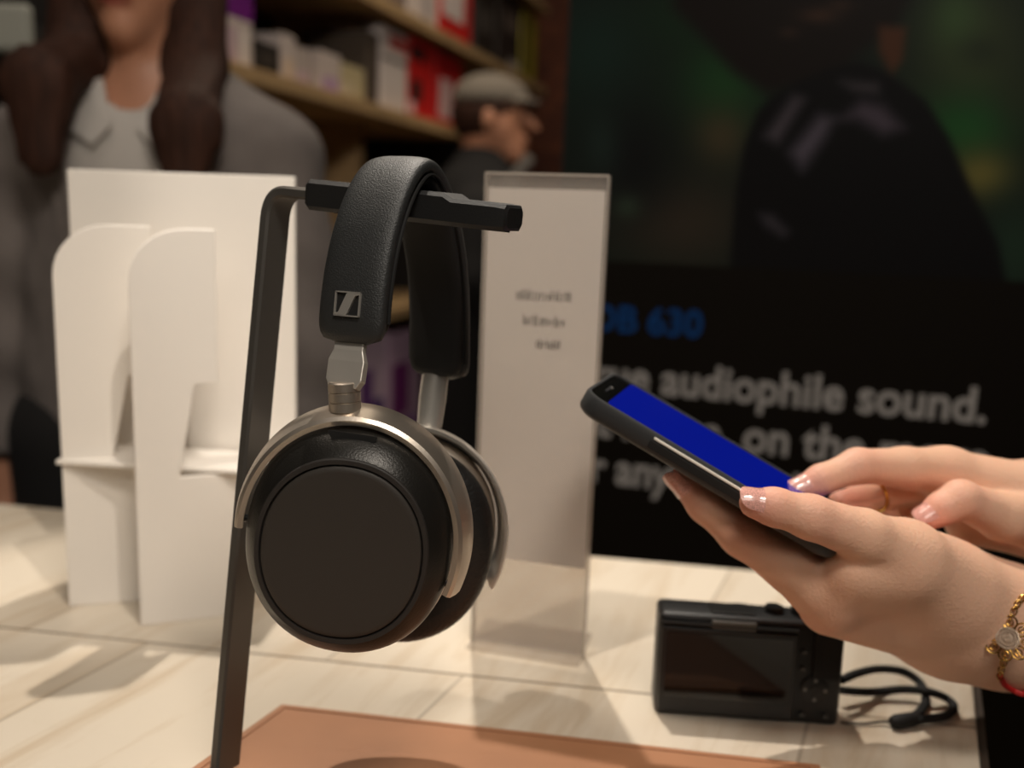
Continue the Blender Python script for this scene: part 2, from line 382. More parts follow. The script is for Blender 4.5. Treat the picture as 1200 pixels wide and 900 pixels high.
gr.loft(rings).build('rest_bar', mat('rest_rubber', (25, 25, 25), 0.5, bump=0.1, bscale=900), stand, smooth=True, auto=0.5, label='black rubber rest bar')
G().tube([r0 + ad * (Lr * 0.1) - au * 0.0069, r0 + ad * (Lr * 0.98) - au * 0.0066], 0.0006, 6).build('seam_line', M['matte_black'], stand)
top = HM + Av * -0.0665 + Z_ * 0.0081; bot = at(261, 925, 0.402)
bot = bot + (bot - top).normalized() * ((bot.z - TZ - 0.010) / -(bot - top).normalized().z)
path = [r0 + ad * 0.010] + [r0 + ad * 0.002, r0 - ad * 0.008]
dn = (bot - top).normalized()
P1 = top
bend0 = r0 - ad * 0.011
bend1 = P1 + dn * 0.014
for k in range(1, 10):
    t = k / 10; path.append(bend0 * (1 - t) ** 2 + (P1 + Z_ * 0.0005) * 2 * t * (1 - t) + bend1 * t * t)
path += [bend1, bend1 * .5 + bot * .5, bot]
rings = []
for i, p in enumerate(path):
    t = (path[min(i + 1, len(path) - 1)] - path[max(i - 1, 0)]).normalized()
    W = (Bv - t * Bv.dot(t)).normalized(); U = t.cross(W)
    rings.append(oct_ring(p, 0.0088, 0.0026, 0.0011, U, W))
G().loft(rings).build('bent_pole', M['pole'], stand, smooth=True, auto=0.5)
bpn = G(); bc = Vector((bot.x, bot.y, TZ + 0.0075)) + Av * 0.036 - Bv * 0.043
bpn.box(bc, (0.088, 0.085, 0.006), Av, Bv); bpn.build('base_plate', M['pole'], stand, bevel=0.002)
# ------------------------------------------------------------------ headphones
hp = thing('headphones', HM - Z_ * 0.17, 'black over-ear headphones with bronze yokes hanging on the metal stand', 'headphones')
a_, H_, z0_ = 0.0405 * K, 0.0745 * K, -0.055 * K
def band_path():
    pts = []
    for k in range(4): pts.append((-a_ + 0.0005, z0_ - 0.002 + 0.0005 * k))
    for k in range(0, 49):
        th = PI - PI * k / 48; c = math.cos(th); s = math.sin(th)
        pts.append((math.copysign(abs(c) ** 1.176, c) * a_, z0_ + H_ * s ** 1.1))
    for k in range(1, 9): pts.append((a_ + 0.001 * k / 8, z0_ - 0.0285 * k / 8))
    out = [pts[0]]
    for p in pts[1:]:
        if math.hypot(p[0] - out[-1][0], p[1] - out[-1][1]) > 0.0012: out.append(p)
    return out
bpth = band_path()
bl = [0.0]
for i in range(1, len(bpth)): bl.append(bl[-1] + math.hypot(bpth[i][0] - bpth[i - 1][0], bpth[i][1] - bpth[i - 1][1]))
def resample(pts, ls, n):
    out = []
    for k in range(n):
        s = ls[-1] * k / (n - 1); i = 0
        while i < len(ls) - 2 and ls[i + 1] < s: i += 1
        t = (s - ls[i]) / max(ls[i + 1] - ls[i], 1e-9); out.append((pts[i][0] * (1 - t) + pts[i + 1][0] * t, pts[i][1] * (1 - t) + pts[i + 1][1] * t, s))
    return out
NB = 90; bs = resample(bpth, bl, NB)
for _ in range(3): bs = [bs[0]] + [((bs[i - 1][0] + 2 * bs[i][0] + bs[i + 1][0]) / 4, (bs[i - 1][1] + 2 * bs[i][1] + bs[i + 1][1]) / 4, bs[i][2]) for i in range(1, NB - 1)] + [bs[-1]]
def band_pt(i): return HM + Bv * bs[i][0] + Z_ * bs[i][1]
def band_frame(i):
    t = (band_pt(min(i + 1, NB - 1)) - band_pt(max(i - 1, 0))).normalized(); n = Av.cross(t) ; n = -n if n.dot(band_pt(i) - (HM + Z_ * -0.057)) < 0 else n
    return t, n
def band_sweep(w, th, off, e0=0.0, ex=3.2, rnd=0.010, seg=28, wfun=None):
    rings = []; total = bl[-1]
    for i in range(NB):
        s = bs[i][2]
        if s < e0 or s > total - e0: continue
        d = min(s - e0, total - e0 - s); k = 1.0 if d > rnd else (1 - (1 - max(d, 0) / rnd) ** 2.6) ** (1 / 2.6)
        k2 = 1.0 if d > 0.004 else max(0.25, (1 - (1 - d / 0.004) ** 2) ** .5)
        t, n = band_frame(i); c = band_pt(i) + n * off; ww = (w if wfun is None else w * wfun(s / total))
        hw = ww / 2 - (1 - k) * rnd * 0.9; hh = th / 2 * k2
        rings.append([c + Av * (math.copysign(abs(math.cos(u)) ** (2 / ex), math.cos(u)) * hw) + n * (math.copysign(abs(math.sin(u)) ** (2 / ex), math.sin(u)) * hh) for u in [2 * PI * j / seg for j in range(seg)]])
    return rings
wf = lambda u: 1.0 - 0.04 * math.sin(PI * u)
hb = G().loft(band_sweep(0.0312, 0.0082, 0.0022, 0, 3.0, wfun=wf)).build('headband', M['leather'], hp, smooth=True, auto=1.2)
G().loft(band_sweep(0.0288, 0.0086, -0.0030, 0.002, 2.4, wfun=wf)).build('headband_cushion', M['cushion'], hp, smooth=True, auto=1.2)
pg = G()
for sgn in (-1, 1):
    pts = []
    for i in range(4, NB - 4):
        t, n = band_frame(i); pts.append(band_pt(i) + Av * (sgn * 0.0153 * wf(bs[i][2] / bl[-1])) - n * 0.0014)
    pg.tube(pts, 0.00075, 6)
pg.build('piping', M['matte_black'], hp, smooth=True)
# emblem: square frame with a slanted S-shaped stroke
def find_band(py):
    return min(range(NB // 2), key=lambda i: abs(proj(band_pt(i))[1] - py))
ie = find_band(361); te, ne = band_frame(ie); te = te if te.z > 0 else -te
ec = band_pt(ie) + ne * 0.0067; aX = Av
em = G(); W2, H2, lw = 0.0060, 0.0051, 0.00055
def ep(x, y, z=0.0): return ec + aX * x + te * y + ne * z
def ebox(x0, x1, y0, y1, zt=0.0006): em.prism([ep(x0, y0, -.0006), ep(x1, y0, -.0006), ep(x1, y1, -.0006), ep(x0, y1, -.0006)], ne * (zt + .0006))
ebox(-W2, W2, H2 - lw, H2); ebox(-W2, W2, -H2, -H2 + lw); ebox(-W2, -W2 + lw, -H2, H2); ebox(W2 - lw, W2, -H2, H2)
sh = [(-.0056, -.0050), (-.0012, -.0050), (.0002, -.0042), (.0026, .0014), (.0036, .0034), (.0057, .0040), (.0057, .0050), (.0010, .0050), (-.0006, .0042), (-.0030, -.0014), (-.0038, -.0034), (-.0056, -.0041)]
em.prism([ep(x, y, -.0006) for x, y in sh], ne * .0012)
emb = em.build('emblem', M['chrome'], hp, label='small silver square emblem with slanted S stroke')
G().prism([ep(-W2, -H2, -.0012), ep(W2, -H2, -.0012), ep(W2, H2, -.0012), ep(-W2, H2, -.0012)], ne * 0.0008).build('emblem_backing', M['matte_black'], hp)
# cups
def cup_frame(c, n, roll):
    n = Vector(n).normalized(); r = Vector((-n.y, n.x, 0)) if n.y < 0 else Vector((n.y, -n.x, 0))
    r.normalize()
    u = Z_.copy(); c_, s_ = math.cos(roll), math.sin(roll)
    return c, n, r * c_ - u * s_, u * c_ + r * s_
def oval(fr, a, rx, rz, dx=0, dz=0, seg=72, ex=2.12):
    c, n, r, u = fr
    return [c + n * a + r * (dx + rx * math.copysign(abs(math.cos(t)) ** (2 / ex), math.cos(t))) + u * (dz + rz * math.copysign(abs(math.sin(t)) ** (2 / ex), math.sin(t))) for t in [2 * PI * j / seg for j in range(seg)]]
def make_cup(fr, cupname, ang0, ang1, ymat='bronze'):
    c, n, r, u = fr
    S = [(-.0005, .0424, .0484), (.0015, .0432, .0492), (.0040, .0430, .0490), (.0070, .0422, .0478), (.0100, .0406, .0458), (.0130, .0384, .0430), (.0155, .0362, .0404), (.0168, .0348, .0387), (.0172, .0340, .0378)]
    body = G().loft([oval(fr, a, x, z, -.0, -.0006) for a, x, z in S]).build(cupname, M['cup_black'], hp, smooth=True, auto=0.7)
    # outer plate with a groove around it
    G().loft([oval(fr, a, x, z, 0, -.0006) for a, x, z in ((.0165, .0352, .0391), (.0180, .0352, .0391), (.0184, .0348, .0387), (.0184, .0332, .0368), (.0172, .0330, .0366))]).build('plate_rim', mat('rim_' + cupname, (40, 36, 33), 0.6), body, smooth=True, auto=0.5)
    G().loft([oval(fr, a, x, z, 0, -.0006) for a, x, z in ((.0168, .0323, .0359), (.0182, .0323, .0359), (.0185, .0320, .0356), (.0186, .0300, .0334), (.0187, .015, .017))]).build('outer_plate', M['cup_plate'], body, smooth=True, auto=0.9)
    # bronze rear shell
    G().loft([oval(fr, a, x, z) for a, x, z in ((.0012, .0434, .0494), (-.0005, .0438, .0498), (-.0040, .0434, .0494), (-.0080, .0415, .0474), (-.0100, .0390, .0446))]).build('rear_shell', M['bronze'], hp, smooth=True, auto=0.7, label='bronze rear shell of the ear cup')
    # ear pad: soft ring
    rings = []
    for k in range(33):
        t = 2 * PI * k / 32; rr = .0105 * math.cos(t); aa = -.0185 + .0092 * math.sin(t)
        rings.append(oval(fr, aa, .0340 + rr, .0395 + rr))
    G().loft(rings, caps=False).build('ear_pad', M['pad_leather'], hp, smooth=True, auto=1.2)
    G().loft([oval(fr, -.0125, .030, .034), oval(fr, -.0120, .002, .002)]).build('speaker_cloth', M['matte_black'], hp)
    # yoke
    rings = []; nk = 64
    for k in range(nk + 1):
        t = ang0 + (ang1 - ang0) * k / nk; co, si = math.cos(t), math.sin(t)
        edge = min(k, nk - k) / nk; tp = min(1, 0.78 + edge * 3)
        def P(rx, rz, a): return c + n * a + r * (rx * co) + u * (rz * si)
        sec = [(a + .0008, b + .0024, d) for a, b, d in ((.0432, .0472, .0065), (.0452, .0492, .0070), (.0468, .0508, .0058), (.0488, .0528, .0000), (.0500, .0542, -.0072 * tp), (.0496, .0538, -.0088 * tp), (.0482, .0522, -.0084 * tp), (.0466, .0506, -.0020), (.0448, .0487, .0030), (.0434, .0474, .0048))]
        rings.append([P(a, b, d) for a, b, d in sec])
    yk = G().loft(rings).build('yoke', M[ymat], hp, smooth=True, auto=0.45, label=ymat + ' coloured arched yoke around the ear cup')
    for t in (ang0 + .05, ang1 - .05):
        co, si = math.cos(t), math.sin(t)
        p0 = c + r * (.0405 * co) + u * (.0450 * si); p1 = c + r * (.0455 * co) + u * (.0495 * si)
        G().tube([p0, p1], .0016, 12).build('pivot', M['black_plastic'], hp, smooth=True)
    return body
R = math.radians
cN = at(411, 630, 0.368)
fN = cup_frame(cN, (-math.sin(R(2.5)), -math.cos(R(2.5)), 0.02), R(6))
cupN = make_cup(fN, 'ear_cup', R(-19), R(181))
# small notch below the yoke's top on the near cup
nt_ = []
for k in range(13):
    t = PI * k / 12; nt_.append(cN + fN[1] * (.0085 + .0012) + fN[2] * (-.002 + .010 * math.cos(t)) + fN[3] * (.0472 - .0058 * math.sin(t)))
G().prism(nt_, fN[1] * 0.0006).build('notch', M['matte_black'], cupN)
cF = at(478, 622, 0.441)
fF = cup_frame(cF, (math.sin(R(4)), math.cos(R(4)), 0), R(2))
fF = (fF[0], fF[1], Vector((1, 0, 0)) * math.cos(R(8)) - Vector((0, 0, 1)) * math.sin(R(8)), Vector((0, 0, 1)) * math.cos(R(8)) + Vector((1, 0, 0)) * math.sin(R(8)))
make_cup(fF, 'ear_cup', R(-21), R(200), 'silver')
# sliders
g = G()
def strap_ring(c, hw, hh, W, U): return [c + W * a + U * b for a, b in ((-hw, -hh), (hw, -hh), (hw, hh), (-hw, hh))]
W = Av; sp = [(at(412, 385, .3790), .0070, .0016), (at(411, 405, .3775), .0070, .0016), (at(410, 412, .3755), .0070, .0017), (at(408, 424, .3735), .0086, .0019), (at(405, 446, .3705), .0084, .0020), (at(403, 455, .3695), .0064, .0020)]
rings = []
for i, (p, hw, hh) in enumerate(sp):
    t = (sp[min(i + 1, 5)][0] - sp[max(i - 1, 0)][0]).normalized(); U = t.cross(W).normalized(); rings.append(strap_ring(p, hw, hh, W, U))
g.loft(rings).build('slider_arm', M['silver'], hp, smooth=False, bevel=0.0004, label='brushed silver slider arm')
yc = [cN + fN[3] * (.0545 * math.sin(t)) + fN[2] * (.0490 * math.cos(t)) for t in [R(80 + k) for k in range(50)]]
ytop = min(yc, key=lambda p: abs(proj(p)[0] - 404))
j0 = at(403, 447, .3705); j1 = Vector((ytop.x, ytop.y + .002, ytop.z - .001)); dj = j1 - j0
g = G(); g.tube([j0 + dj * t for t in (0, .04, .30, .31, .34, .35, .62, .63, .66, .67, .95, 1.0)], [.0060, .0066, .0066, .0062, .0062, .0066, .0066, .0062, .0062, .0066, .0066, .0055], 24)
g.build('swivel_joint', M['bronze'], hp, smooth=True, auto=0.4)
kF = at(511, 432, .4530); kG = at(503, 500, .4470)
G().tube([kF, kF * .5 + kG * .5, kG], [.0065, .0068, .0062], 20).build('slider_arm', M['chrome'], hp, smooth=True, label='shiny silver slider arm of the far side')
# near cup's small controls on far cup bottom
G().box(cF + fF[3] * -0.040 + fF[2] * 0.027 - fF[1] * 0.004, (.010, .004, .0025), fF[2], fF[1], fF[3]).build('button', M['matte_black'], hp)
# ------------------------------------------------------------------ brochure rack
rk = thing('brochure_rack', tab(180, 715), 'white acrylic brochure rack with two curved fins and back panel', 'brochure rack')
def slab(name, pts, thick, m, parent, bev=0.0006): # pts: list of world points of the front face; extruded away from camera
    nrm = (pts[1] - pts[0]).cross(pts[-1] - pts[0]).normalized()
    if nrm.y < 0: nrm = -nrm
    return G().prism(pts, nrm * thick).build(name, m, parent, bevel=bev)
def vert_frame(p, q):                              # base points p,q on the table -> X dir
    d = (q - p); return d.normalized(), d.length
bL = at(78, 198, 0.655); bR = at(345, 212, 0.640)
bl_, br_ = Vector((bL.x, bL.y, TZ)), Vector((bR.x, bR.y, TZ))
slab('back_panel', [bl_, br_, Vector((bR.x, bR.y, bL.z)), bL], 0.003, M['acrylic'], rk)
def fin(p0, p1, wtop, wbot, h, cut0, cut1):
    d, L_ = vert_frame(p0, p1); P = lambda x, z: p0 + d * x + Z_ * z
    rr = 0.034; pts = [P(0, 0), P(wbot, 0), P(wbot, cut0 - .003), P(wtop * .52, cut0 - .003), P(wtop * .72, cut1 - .001), P(wtop, cut1)]
    pts += [P(wtop, h)]
    for k in range(0, 9):
        t = PI / 2 + PI / 2 * k / 8; pts.append(P(rr + rr * math.cos(t), h - rr + rr * math.sin(t)))
    return slab('side_fin', pts, 0.003, M['acrylic'], rk)
f2a, f2b = tab(165, 734), tab(265, 722)
f1a, f1b = tab(81, 711), tab(156, 705)
fin(f2a, f2b, 0.052, 0.066, 0.262, 0.104, 0.163)
fin(f1a, f1b, 0.060, 0.060, 0.262, 0.104, 0.163)
sz = TZ + 0.102
sh_pts = [Vector((-.304, .597, sz)), Vector((-.150, .588, sz)), Vector((-.146, .634, sz)), Vector((-.306, .648, sz))]
G().prism(sh_pts, Vector((0, 0, .003))).build('rack_shelf', M['acrylic'], rk, bevel=0.0006)
# ------------------------------------------------------------------ acrylic sign
sl, sr = tab(552, 752), tab(671, 771)
sg = thing('sign_holder', (sl + sr) / 2, 'tall clear acrylic sign holder with a grey printed card', 'sign')
dS = (sr - sl).normalized(); nS = Vector((-dS.y, dS.x, 0)); wS = 0.0745; hS = 0.302
M['clear'] = bpy.data.materials.new('clear_acrylic'); M['clear'].use_nodes = True
nt = M['clear'].node_tree; nt.nodes.clear(); o_ = nt.nodes.new('ShaderNodeOutputMaterial'); mx = nt.nodes.new('ShaderNodeMixShader')
tr = nt.nodes.new('ShaderNodeBsdfTransparent'); tr.inputs[0].default_value = (.95, .94, .93, 1); gl = nt.nodes.new('ShaderNodeBsdfPrincipled')
gl.inputs['Base Color'].default_value = (*lin((205, 195, 185)), 1); gl.inputs['Roughness'].default_value = .15
mx.inputs[0].default_value = 0.16; nt.links.new(tr.outputs[0], mx.inputs[1]); nt.links.new(gl.outputs[0], mx.inputs[2]); nt.links.new(mx.outputs[0], o_.inputs[0])
def SP(x, z, dpt=0.0): return sl + dS * x + Z_ * z + nS * dpt
M['clear_edge'] = mat('acrylic_edge', (190, 180, 168), 0.2, alpha=0.75)
g = G()
for dpt in (0.0, 0.0045):
    g.prism([SP(0, .001, dpt), SP(wS, .001, dpt), SP(wS, hS, dpt), SP(0, hS, dpt)], nS * .0014)
g.build('acrylic_sleeve', M['clear'], sg, label='clear acrylic sleeve')
g = G()
for x in (-.0004, wS): g.prism([SP(x, .001), SP(x + .0008, .001), SP(x + .0008, hS), SP(x, hS)], nS * .0059)
g.prism([SP(-.0004, hS), SP(wS + .0004, hS), SP(wS + .0004, hS + .001), SP(-.0004, hS + .001)], nS * .0059)
g.build('sleeve_edge', M['clear_edge'], sg)
g = G(); g.prism([SP(0, .0005, -.012), SP(wS, .0005, -.012), SP(wS, .0005, .035), SP(0, .0005, .035)], Vector((0, 0, .0018))); g.build('foot', M['clear'], sg, label='flat clear foot')
card = G().prism([SP(.0015, .060, .0020), SP(wS - .0015, .060, .0020), SP(wS - .0015, hS - .008, .0020), SP(.0015, hS - .008, .0020)], nS * .0006).build('printed_card', mat('card', (226, 220, 214), 0.7), sg)
ink = mat('grey_ink', (70, 65, 62), 0.8)
g = G(); random.seed(3)
def dsp(px, py):                                   # pixel -> (x,z) on the sign plane
    d = ray(px, py); k = (SP(0, 0, .0018) - CAM).dot(nS) / d.dot(nS); p = CAM + d * k - sl; return p.dot(dS), p.z
for (xa, xb, y, hgt) in ((605, 670, 346, 9), (613, 660, 376, 9), (628, 656, 404, 8)):
    x0, z0 = dsp(xa, y); x1, _ = dsp(xb, y); hh = hgt * .0006 * .8; x = x0
    while x < x1:
        w_ = random.uniform(.0011, .0019); zb = random.choice((0, 0, -.0008)); zt = random.choice((hh, hh, hh * 1.45))
        g.prism([SP(x, z0 - hh / 2 + zb, .0019), SP(x + .0008, z0 - hh / 2 + zb, .0019), SP(x + .0008, z0 - hh / 2 + zt, .0019), SP(x, z0 - hh / 2 + zt, .0019)], nS * .0001)
        zz = z0 + random.choice((-hh / 2, 0, hh / 2 - .0004))
        g.prism([SP(x, zz, .0019), SP(x + w_, zz, .0019), SP(x + w_, zz + .0008, .0019), SP(x, zz + .0008, .0019)], nS * .0001)
        if random.random() < .6: g.prism([SP(x + w_ - .0005, z0 - hh / 2, .0019), SP(x + w_, z0 - hh / 2, .0019), SP(x + w_, z0 + hh / 2, .0019), SP(x + w_ - .0005, z0 + hh / 2, .0019)], nS * .0001)
        x += w_ + .0006
g.build('printed_lines', ink, card)
# ------------------------------------------------------------------ compact camera
kl, kr = tab(766, 836), tab(985, 853)
cX = (kr - kl).normalized(); cY = Vector((-cX.y, cX.x, 0)); CW = .1035; CH = .0600; CD = .026
cm = thing('compact_camera', (kl + kr) / 2, 'black compact camera standing on the counter showing its screen', 'camera')
tilt = R(3); cU = (Z_ * math.cos(tilt) + cY * math.sin(tilt)); cB = cX.cross(cU) * -1
if cB.y < 0: cB = -cB
def CP(x, z, d=0.0): return kl + cX * x + cU * z + cB * d + Z_ * .0003
def crect(g, x0, x1, z0, z1, d0, d1, mi=0):
    g.prism([CP(x0, z0, d0), CP(x1, z0, d0), CP(x1, z1, d0), CP(x0, z1, d0)], cB * (d1 - d0), mi); return g
body_m = mat('camera_body', (24, 24, 25), 0.45, bump=0.1, bscale=900)
crect(G(), 0, CW, 0, CH, 0.0, CD).build('camera_body', body_m, cm, bevel=.0035, seg=3, smooth=True)
sb = crect(G(), .0015, .077, .0030, .0535, -.0030, .0005).build('flip_screen_panel', mat('panel', (20, 20, 21), .35), cm, bevel=.0010)
crect(G(), .0045, .0740, .0125, .0505, -.0034, -.0028).build('display_glass', M['glass_black'], cm)
crect(G(), .0290, .0540, .0530, .0580, -.0022, .0030).build('screen_hinge', mat('hinge_metal', (105, 102, 98), .35, 0.8), cm, bevel=.0006, label='grey metal screen hinge')
crect(G(), .0015, .077, .0545, .0558, -.0025, .0005).build('hinge_rail', M['black_plastic'], cm)
crect(G(), .086, .1015, .028, .056, -.0030, .0005).build('thumb_rest', mat('grip', (14, 14, 14), .8, bump=.4, bscale=700), cm, bevel=.0012)
def disc(c, n, r, h, seg=24, inner=None):
    n = Vector(n).normalized(); a = n.orthogonal().normalized(); b = n.cross(a); g = G()
    g.loft([[c + n * t + a * (rr * math.cos(2 * PI * k / seg)) + b * (rr * math.sin(2 * PI * k / seg)) for k in range(seg)] for t, rr in ((0, r), (h * .8, r), (h, r * .9))])
    return g
disc(CP(.0885, .0215, 0), -cB, .0078, .0016).build('control_dial', M['black_plastic'], cm, smooth=True)
disc(CP(.0885, .0215, -.0012), -cB, .0030, .0012).build('centre_button', M['black_plastic'], cm, smooth=True)
mark = mat('button_marks', (120, 118, 112), .5)
for x, z in ((.0812, .0330), (.0812, .0430), (.0826, .0060), (.0955, .0060)):
    b_ = disc(CP(x, z, 0), -cB, .0020, .0012, 16).build('button', M['black_plastic'], cm, smooth=True)
    crect(G(), x - .0012, x + .0012, z - .0003, z + .0003, -.0014, -.0011).build('button_mark', mark, b_)
for dx, dz in ((0, .0056), (0, -.0056), (.0056, 0), (-.0056, 0)):
    crect(G(), .0885 + dx - .0009, .0885 + dx + .0009, .0215 + dz - .0009, .0215 + dz + .0009, -.0018, -.0015).build('dial_mark', mark, cm)
disc(CP(.085, CH - .0005, .014), cU, .0095, .0050).build('mode_dial', M['black_plastic'], cm, smooth=True)
disc(CP(.066, CH - .0005, .014), cU, .0055, .0040).build('shutter_button', mat('shutter', (70, 70, 70), .3, .9), cm, smooth=True)
crect(G(), .0295, .0540, CH - .001, CH + .0012, .004, .020).build('flash_cover', M['black_plastic'], cm, bevel=.0005)
disc(CP(.050, .029, CD), cB, .027, .012, 40).build('lens_barrel', M['black_plastic'], cm, smooth=True)
lug = disc(CP(CW - .0005, .047, .012), cX, .0028, .0022, 16).build('strap_lug', M['chrome'], cm, smooth=True)
def tabz(px, py, z): return tab(px, py, z)
pa = [tabz(986, 797, .020), tabz(1005, 789, .020), tabz(1030, 784, .014), tabz(1058, 787, .009), tabz(1078, 800, .0045), tabz(1085, 818, .004), tabz(1078, 834, .004), tabz(1062, 844, .004)]
pb = [tabz(986, 809, .010), tabz(1020, 811, .006), tabz(1060, 808, .007), tabz(1090, 811, .009), tabz(1110, 819, .0045), tabz(1118, 829, .004), tabz(1108, 839, .004), tabz(1085, 843, .004), tabz(1064, 846, .004)]
stp = G(); stp.tube(spline(pa, 8), .0025, 8); stp.tube(spline(pb, 8), .0025, 8)
strap = stp.build('wrist_strap', mat('strap', (14, 14, 14), .8), cm, smooth=True)
G().tube([tabz(1044, 846, .004), tabz(1050, 846, .004), tabz(1070, 843, .004), tabz(1075, 842, .004)], [.0028, .0042, .0042, .003], 12).build('strap_slider', M['matte_black'], strap, smooth=True)
G().tube(spline([tabz(986, 846, .002), tabz(1010, 848, .0015), tabz(1030, 846, .002), tabz(1048, 846, .003)], 6), .0007, 6).build('strap_cord', M['matte_black'], strap, smooth=True)
# ------------------------------------------------------------------ advertising display
dX = Vector((math.cos(R(16.6)), -math.sin(R(16.6)), 0)); dN = Vector((dX.y, -dX.x, 0))      # dN towards the camera
dO = at(648, 400, 1.10)
def dpix(px, py, off=0.0):
    d = ray(px, py); k = (dO + dN * off - CAM).dot(dN) / d.dot(dN); return CAM + d * k
ds = thing('advertising_display', Vector((dO.x, dO.y, 0)) + dX * .4, 'large black advertising display with leather jacket photo and white headline', 'display')
x0 = 0.0; x1 = 0.86; zt = 1.62; zb = 0.25
def DP(x, z, off=0.0): return Vector((dO.x, dO.y, 0)) + dX * x + Z_ * z + dN * off
bezel = mat('display_bezel', (12, 11, 10), .6)
zpic = dpix(760, 308).z
G().prism([DP(x0, 0.12, 0), DP(x1, 0.12, 0), DP(x1, zt, 0), DP(x0, zt, 0)], dN * -.06).build('display_housing', bezel, ds, bevel=.003)
M['panel_black'] = mat('panel_black', (4, 3, 3), .6, emit=(5, 3, 1), estr=1.0, spec=.08)
G().prism([DP(x0 + .004, zb, 0), DP(x1 - .004, zb, 0), DP(x1 - .004, zpic, 0), DP(x0 + .004, zpic, 0)], dN * .001).build('text_panel', M['panel_black'], ds)
G().prism([DP(.05, 0, .05), DP(x1 - .05, 0, .05), DP(x1 - .05, 0, -.16), DP(.05, 0, -.16)], Vector((0, 0, .03))).build('display_base', bezel, ds)
G().prism([DP(.2, .03, -.03), DP(x1 - .2, .03, -.03), DP(x1 - .2, .03, -.06), DP(.2, .03, -.06)], Vector((0, 0, .1))).build('display_neck', bezel, ds)
# picture on the upper half: soft shapes on a fine grid
def inpoly_d(x, y, P):                              # signed distance (negative inside), numpy
    P = np.array(P, float); d = np.full(x.shape, 1e9); ins = np.zeros(x.shape, bool)
    for i in range(len(P)):
        a, b = P[i], P[(i + 1) % len(P)]; e = b - a; t = np.clip(((x - a[0]) * e[0] + (y - a[1]) * e[1]) / (e @ e), 0, 1)
        d = np.minimum(d, np.hypot(x - a[0] - t * e[0], y - a[1] - t * e[1]))
        c = (a[1] > y) != (b[1] > y); ins ^= c & (x < (b[0] - a[0]) * (y - a[1]) / ((b[1] - a[1]) or 1e-9) + a[0])
    return np.where(ins, -d, d)
nx, nz = 260, 150; ztop = zt - .01
XX, ZZ = np.meshgrid(np.linspace(x0 + .004, x1 - .004, nx), np.linspace(zpic, ztop, nz), indexing='ij')
Vp = [DP(XX[i, j], ZZ[i, j], .0012) for i in range(nx) for j in range(nz)]
PP = np.array([proj(v) for v in Vp]); px, py = PP[:, 0], PP[:, 1]
Cc = np.tile(np.array([11, 15, 10.]), (len(px), 1))
def blob(cx, cy, rx, ry, col, amt=1.0, p=2.0):
    global Cc
    w_ = amt * np.exp(-(((px - cx) / rx) ** 2 + ((py - cy) / ry) ** 2) ** (p / 2)); Cc = Cc * (1 - w_[:, None]) + np.array(col, float) * w_[:, None]
def polyg(P, col, soft=6, amt=1.0):
    global Cc
    w_ = amt * np.clip(.5 - inpoly_d(px, py, P) / soft / 2, 0, 1); Cc = Cc * (1 - w_[:, None]) + np.array(col, float) * w_[:, None]
blob(700, 60, 60, 70, (14, 24, 18)); blob(850, 95, 55, 60, (17, 38, 16)); blob(845, 160, 35, 35, (48, 37, 22), .8); blob(800, 260, 90, 60, (34, 26, 18), .9)
blob(740, 190, 50, 60, (8, 8, 7)); blob(735, 242, 16, 14, (32, 40, 28), .7); blob(705, 170, 22, 40, (20, 28, 22), .7); blob(800, 20, 60, 40, (12, 26, 12), .7)
blob(1140, 60, 70, 90, (34, 38, 20)); blob(1130, 150, 60, 40, (18, 46, 18)); blob(1150, 205, 40, 30, (72, 62, 26), .9); blob(1120, 20, 30, 40, (40, 55, 28), .7)
blob(1190, 290, 40, 60, (18, 28, 18)); blob(1150, 60, 30, 20, (20, 24, 14), .7); blob(1190, 110, 20, 40, (26, 30, 16), .6)
# back of a head with curly dark hair, neck, black leather jacket
polyg([(790, -160), (1060, -160), (1075, -20), (1050, 30), (1010, 60), (975, 95), (900, 110), (860, 85), (820, 40), (790, 10)], (12, 7, 5), 9)
polyg([(1030, 30), (1062, 32), (1058, 70), (1045, 88), (1030, 60)], (48, 26, 14), 5)
blob(960, 18, 24, 9, (44, 27, 17), .8); blob(925, 38, 12, 6, (34, 21, 14), .8); blob(985, 6, 16, 6, (36, 22, 14), .8)
polyg([(905, 112), (935, 95), (975, 78), (1010, 72), (1045, 88), (1085, 118), (1112, 160), (1140, 225), (1170, 285), (1182, 345), (1182, 480), (855, 480), (856, 300), (862, 225), (872, 170), (888, 130)], (5, 4, 4), 4)
polyg([(896, 160), (930, 112), (943, 116), (912, 168)], (46, 39, 40), 8); polyg([(925, 178), (960, 135), (978, 138), (968, 160), (940, 200)], (50, 43, 46), 9)
polyg([(985, 140), (1010, 118), (1035, 124), (1060, 150), (1035, 158), (1005, 140)], (44, 36, 39), 9); polyg([(985, 95), (1028, 98), (1030, 110), (1000, 106)], (40, 34, 34), 7)
polyg([(890, 250), (905, 252), (925, 272), (918, 278), (896, 264)], (34, 29, 30), 6)
Cl = Cc / 255; Cl = np.where(Cl <= .04045, Cl / 12.92, ((Cl + .055) / 1.055) ** 2.4)
me = bpy.data.meshes.new('jacket_photo')
me.from_pydata([tuple(v) for v in Vp], [], [(i * nz + j, (i + 1) * nz + j, (i + 1) * nz + j + 1, i * nz + j + 1) for i in range(nx - 1) for j in range(nz - 1)]); me.update()
ca = me.color_attributes.new('Col', 'FLOAT_COLOR', 'POINT'); ca.data.foreach_set('color', np.concatenate([Cl, np.ones((len(Cl), 1))], 1).astype(np.float32).ravel())
mp_ = bpy.data.materials.new('photo_on_screen'); mp_.use_nodes = True; nt = mp_.node_tree; b_ = nt.nodes['Principled BSDF']; at_ = nt.nodes.new('ShaderNodeAttribute'); at_.attribute_name = 'Col'
